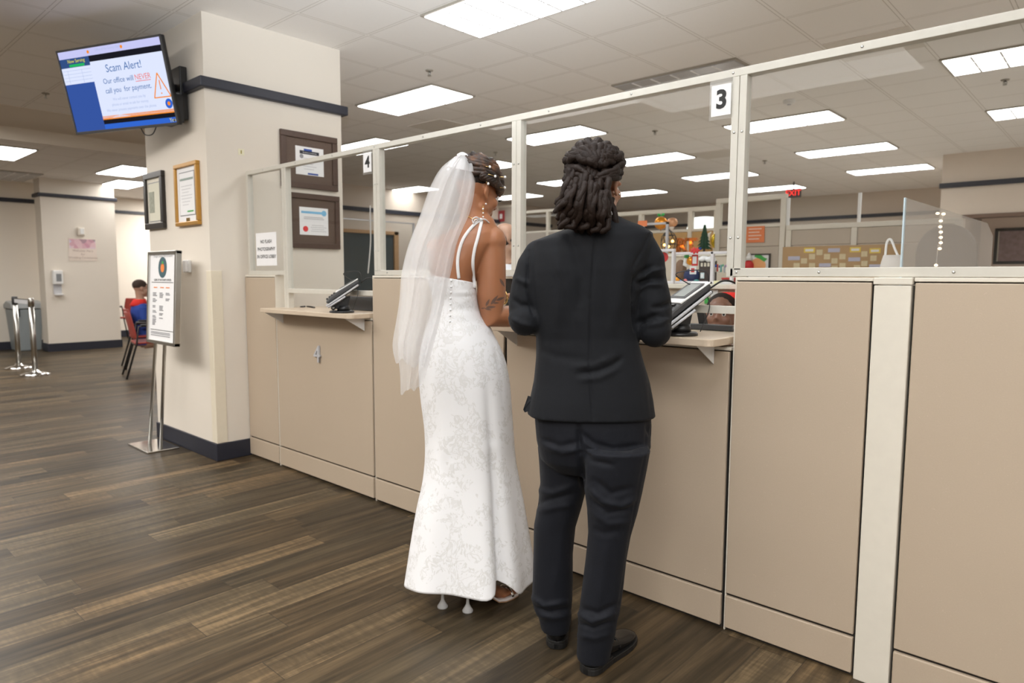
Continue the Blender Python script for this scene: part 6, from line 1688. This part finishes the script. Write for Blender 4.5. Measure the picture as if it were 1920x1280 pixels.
k1 = [((856, 296), (880, 300), -0.05, -0.03, 0.03, 0.3), ((830, 316), (889, 326), -0.10, -0.06, 0.05, 0.6), ((811, 350), (890.5, 352), -0.13, -0.085, 0.05, 0.8), ((792, 400), (881, 398), -0.14, -0.095, 0.05, 1), ((771, 452), (858, 452), -0.15, -0.105, 0.05, 1), ((757, 502), (847, 504), -0.16, -0.115, 0.05, 1.1), ((752, 560), (835, 556), -0.17, -0.125, 0.05, 1.2), ((748, 612), (822, 610), -0.175, -0.13, 0.05, 1.3), ((746, 660), (811, 655), -0.18, -0.14, 0.05, 1.4), ((750, 700), (800, 698), -0.18, -0.15, 0.05, 1.4), ((751, 737), (792, 724), -0.18, -0.15, 0.04, 1.4)]
veil = veil_layer(k1, 2.6, 0.016, 0.7, 'veil', T1, hem=3.0)
k2 = [((852, 294), (882, 301), -0.055, -0.04, 0.035, 0.3), ((826, 316), (888, 330), -0.115, -0.075, 0.055, 0.6), ((806, 352), (886, 360), -0.15, -0.10, 0.055, 0.8), ((786, 408), (872, 412), -0.165, -0.115, 0.055, 1), ((765, 462), (853, 462), -0.175, -0.125, 0.055, 1), ((753, 512), (842, 512), -0.185, -0.135, 0.055, 1.2), ((749, 560), (832, 566), -0.195, -0.145, 0.055, 1.4), ((743, 600), (822, 610), -0.2, -0.15, 0.055, 1.5), ((736, 645), (810, 652), -0.205, -0.16, 0.055, 1.5), ((742, 676), (800, 690), -0.205, -0.165, 0.05, 1.5)]
v2 = veil_layer(k2, 3.1, 0.016, 2.1, 'veil_layer', T1, hem=5.0)
v2.parent = veil; v2.matrix_parent_inverse = Matrix.Identity(4)
k3 = [((862, 290), (874, 291), -0.03, -0.02, 0.012, 0.4), ((852, 294), (881, 299), -0.06, -0.045, 0.03, 0.7), ((843, 303), (886, 309), -0.09, -0.07, 0.04, 0.8), ((836, 312), (888, 322), -0.115, -0.085, 0.04, 0.9)]
v3 = veil_layer(k3, 2.4, 0.010, 4.0, 'veil_gather', T2, 50)
v3.parent = veil; v3.matrix_parent_inverse = Matrix.Identity(4)
MB().tube(spline([atv(858, 293, PB, -0.03), atv(868, 289, PB, -0.03), atv(880, 298, PB, -0.03)], 6), 0.008, 8).build('veil_comb', M_shirt, veil, True)

# ---- people further away
def small_person(c, yaw, h_eye, label, skin_m, top_m, hair_fn, seated=True, top_name='jacket', s=1.0, pitch=0.06):
    """c: head centre in the world; torso below it, facing yaw right of the view direction"""
    m = head_matrix(c, yaw, pitch, s)
    f = m.to_3x3() @ Vector((0, 1, 0)); f.z = 0; f.normalize(); r = Vector((f.y, -f.x, 0))
    b = MB(); nk = Vector(c) - UP * 0.20 * s - f * 0.02
    head_shapes(b, m, nk + UP * 0.02)
    def er(z, w, d_, fo=0.0): 
        cc = nk + UP * z - f * 0.01 + f * fo
        return [cc + r * w * math.cos(2 * PI * k / 24) + f * d_ * math.sin(2 * PI * k / 24) for k in range(24)]
    b.loft([er(0.0, 0.08, 0.06), er(-0.05, 0.17, 0.085), er(-0.2, 0.165, 0.105), er(-0.38, 0.145, 0.1), er(-0.55, 0.155, 0.11), er(-0.62, 0.12, 0.09)])
    arms = []
    for sd in (-1, 1):
        a0 = nk + r * sd * 0.17 - UP * 0.07; a1 = a0 + r * sd * 0.04 - UP * 0.27 - f * 0.02; a2 = a1 + f * 0.22 - r * sd * 0.05 + UP * 0.02
        arms.append((a0, a1, a2)); b.tube([a0, a1, a2], [0.05, 0.04, 0.028], 12); hand_shapes(b, a2, f, UP, sd, 1.0, 0.4)
        hip = nk - UP * 0.58 + r * sd * 0.09
        if seated:
            kn_ = hip + f * 0.42; b.tube([hip, kn_, kn_ - UP * max(0.05, kn_.z - 0.09)], [0.08, 0.06, 0.04], 12)
            b.tube([kn_ - UP * (kn_.z - 0.07) - f * 0.05, kn_ - UP * (kn_.z - 0.04) + f * 0.16], [0.04, 0.03], 10)
        else:
            ft = Vector((hip.x, hip.y, 0.08)); b.tube([hip, hip.lerp(ft, 0.5), ft], [0.08, 0.06, 0.042], 12); b.tube([ft, ft + f * 0.18 - UP * 0.04], [0.045, 0.03], 10)
    o = b.blob('person', skin_m, None, 0.009, 3); tag(o, label, 'person'); eyes(m, o)
    tp = MB().loft([er(0.02, 0.075, 0.065), er(-0.035, 0.165, 0.098), er(-0.1, 0.195, 0.115), er(-0.2, 0.18, 0.12), er(-0.38, 0.16, 0.116), er(-0.6, 0.17, 0.125)])
    for a0, a1, a2 in arms: tp.tube([a0 + UP * 0.01, a1, a1.lerp(a2, 0.8)], [0.064, 0.055, 0.042], 14)
    tobj = tp.blob(top_name, top_m, o, 0.009, 3)
    hair_fn(o, m, f, r, nk, er, tobj)
    return o
# seated waiting person in blue
bc = atv(265, 541, Vector((-10.45, 3.78, 0)))
def hair_boy(o, m, f, r, nk, er, top):
    MB().ell(m @ Vector((0, -0.024, 0.05)), (0.079, 0.098, 0.082), m.to_3x3().to_4x4(), 20, 14).build('hair', plain('short_brown_hair', (0.05, 0.032, 0.022), 0.8, bump=0.4, nscale=90), o, True)
    MB().loft([er(0.05, 0.085, 0.075), er(0.03, 0.1, 0.09), er(-0.03, 0.135, 0.11, -0.02), er(-0.05, 0.1, 0.09, -0.02)]).build('hood', plain('bright_red_cloth', (0.75, 0.03, 0.02), 0.8), top, True)
small_person(bc, math.radians(46), 0, 'person in a blue and red hooded top sitting in a waiting chair', M_skin_l, plain('royal_blue_cloth', (0.02, 0.06, 0.32), 0.8), hair_boy)
# cashier behind the glass
cq = atv(1351, 594, CAM + FH * 3.5)
def hair_cash(o, m, f, r, nk, er, top):
    hb = MB().ell(m @ Vector((0, -0.034, 0.052)), (0.080, 0.094, 0.080), m.to_3x3().to_4x4(), 20, 14)
    hb.build('hair', M_loc, o, True)
    MB().loft([[m @ Vector((0.06 * math.cos(t) - 0.03, -0.06 + 0.06 * math.sin(t), z)) for t in [2 * PI * k / 20 for k in range(20)]] for z in (0.07, 0.115, 0.13)]).build('hat', plain('bright_red_cloth', (0.75, 0.03, 0.02), 0.8), o, True)
    MB().tube([m @ Vector((-0.086, 0.0, -0.04)), m @ Vector((-0.088, 0.005, -0.075))], 0.004, 6).build('earring', M_gold, o, True)
cp_ = small_person(cq, math.radians(180 + 28), 0, 'seated clerk in a red hat peering through the glass beside the card terminal', M_skin_c, plain('plum_cloth', (0.12, 0.04, 0.07), 0.8), hair_cash, True, 'top', 1.0, -0.2)
# standing person with a balding head
mq = Vector(atv(951, 449, CAM + FH * 5.1))
def hair_bald(o, m, f, r, nk, er, top):
    hb = MB()
    hb.ell(m @ Vector((0, -0.034, -0.004)), (0.081, 0.082, 0.056), m.to_3x3().to_4x4(), 18, 12)
    hb.build('hair', plain('short_dark_hair', (0.03, 0.022, 0.018), 0.8), o, True)
small_person(mq, math.radians(75), 0, 'balding person in a white shirt behind the glass, between the bride and the screen post', M_skin_l, plain('white_cloth', (0.72, 0.74, 0.8), 0.8), hair_bald, False, 'shirt')
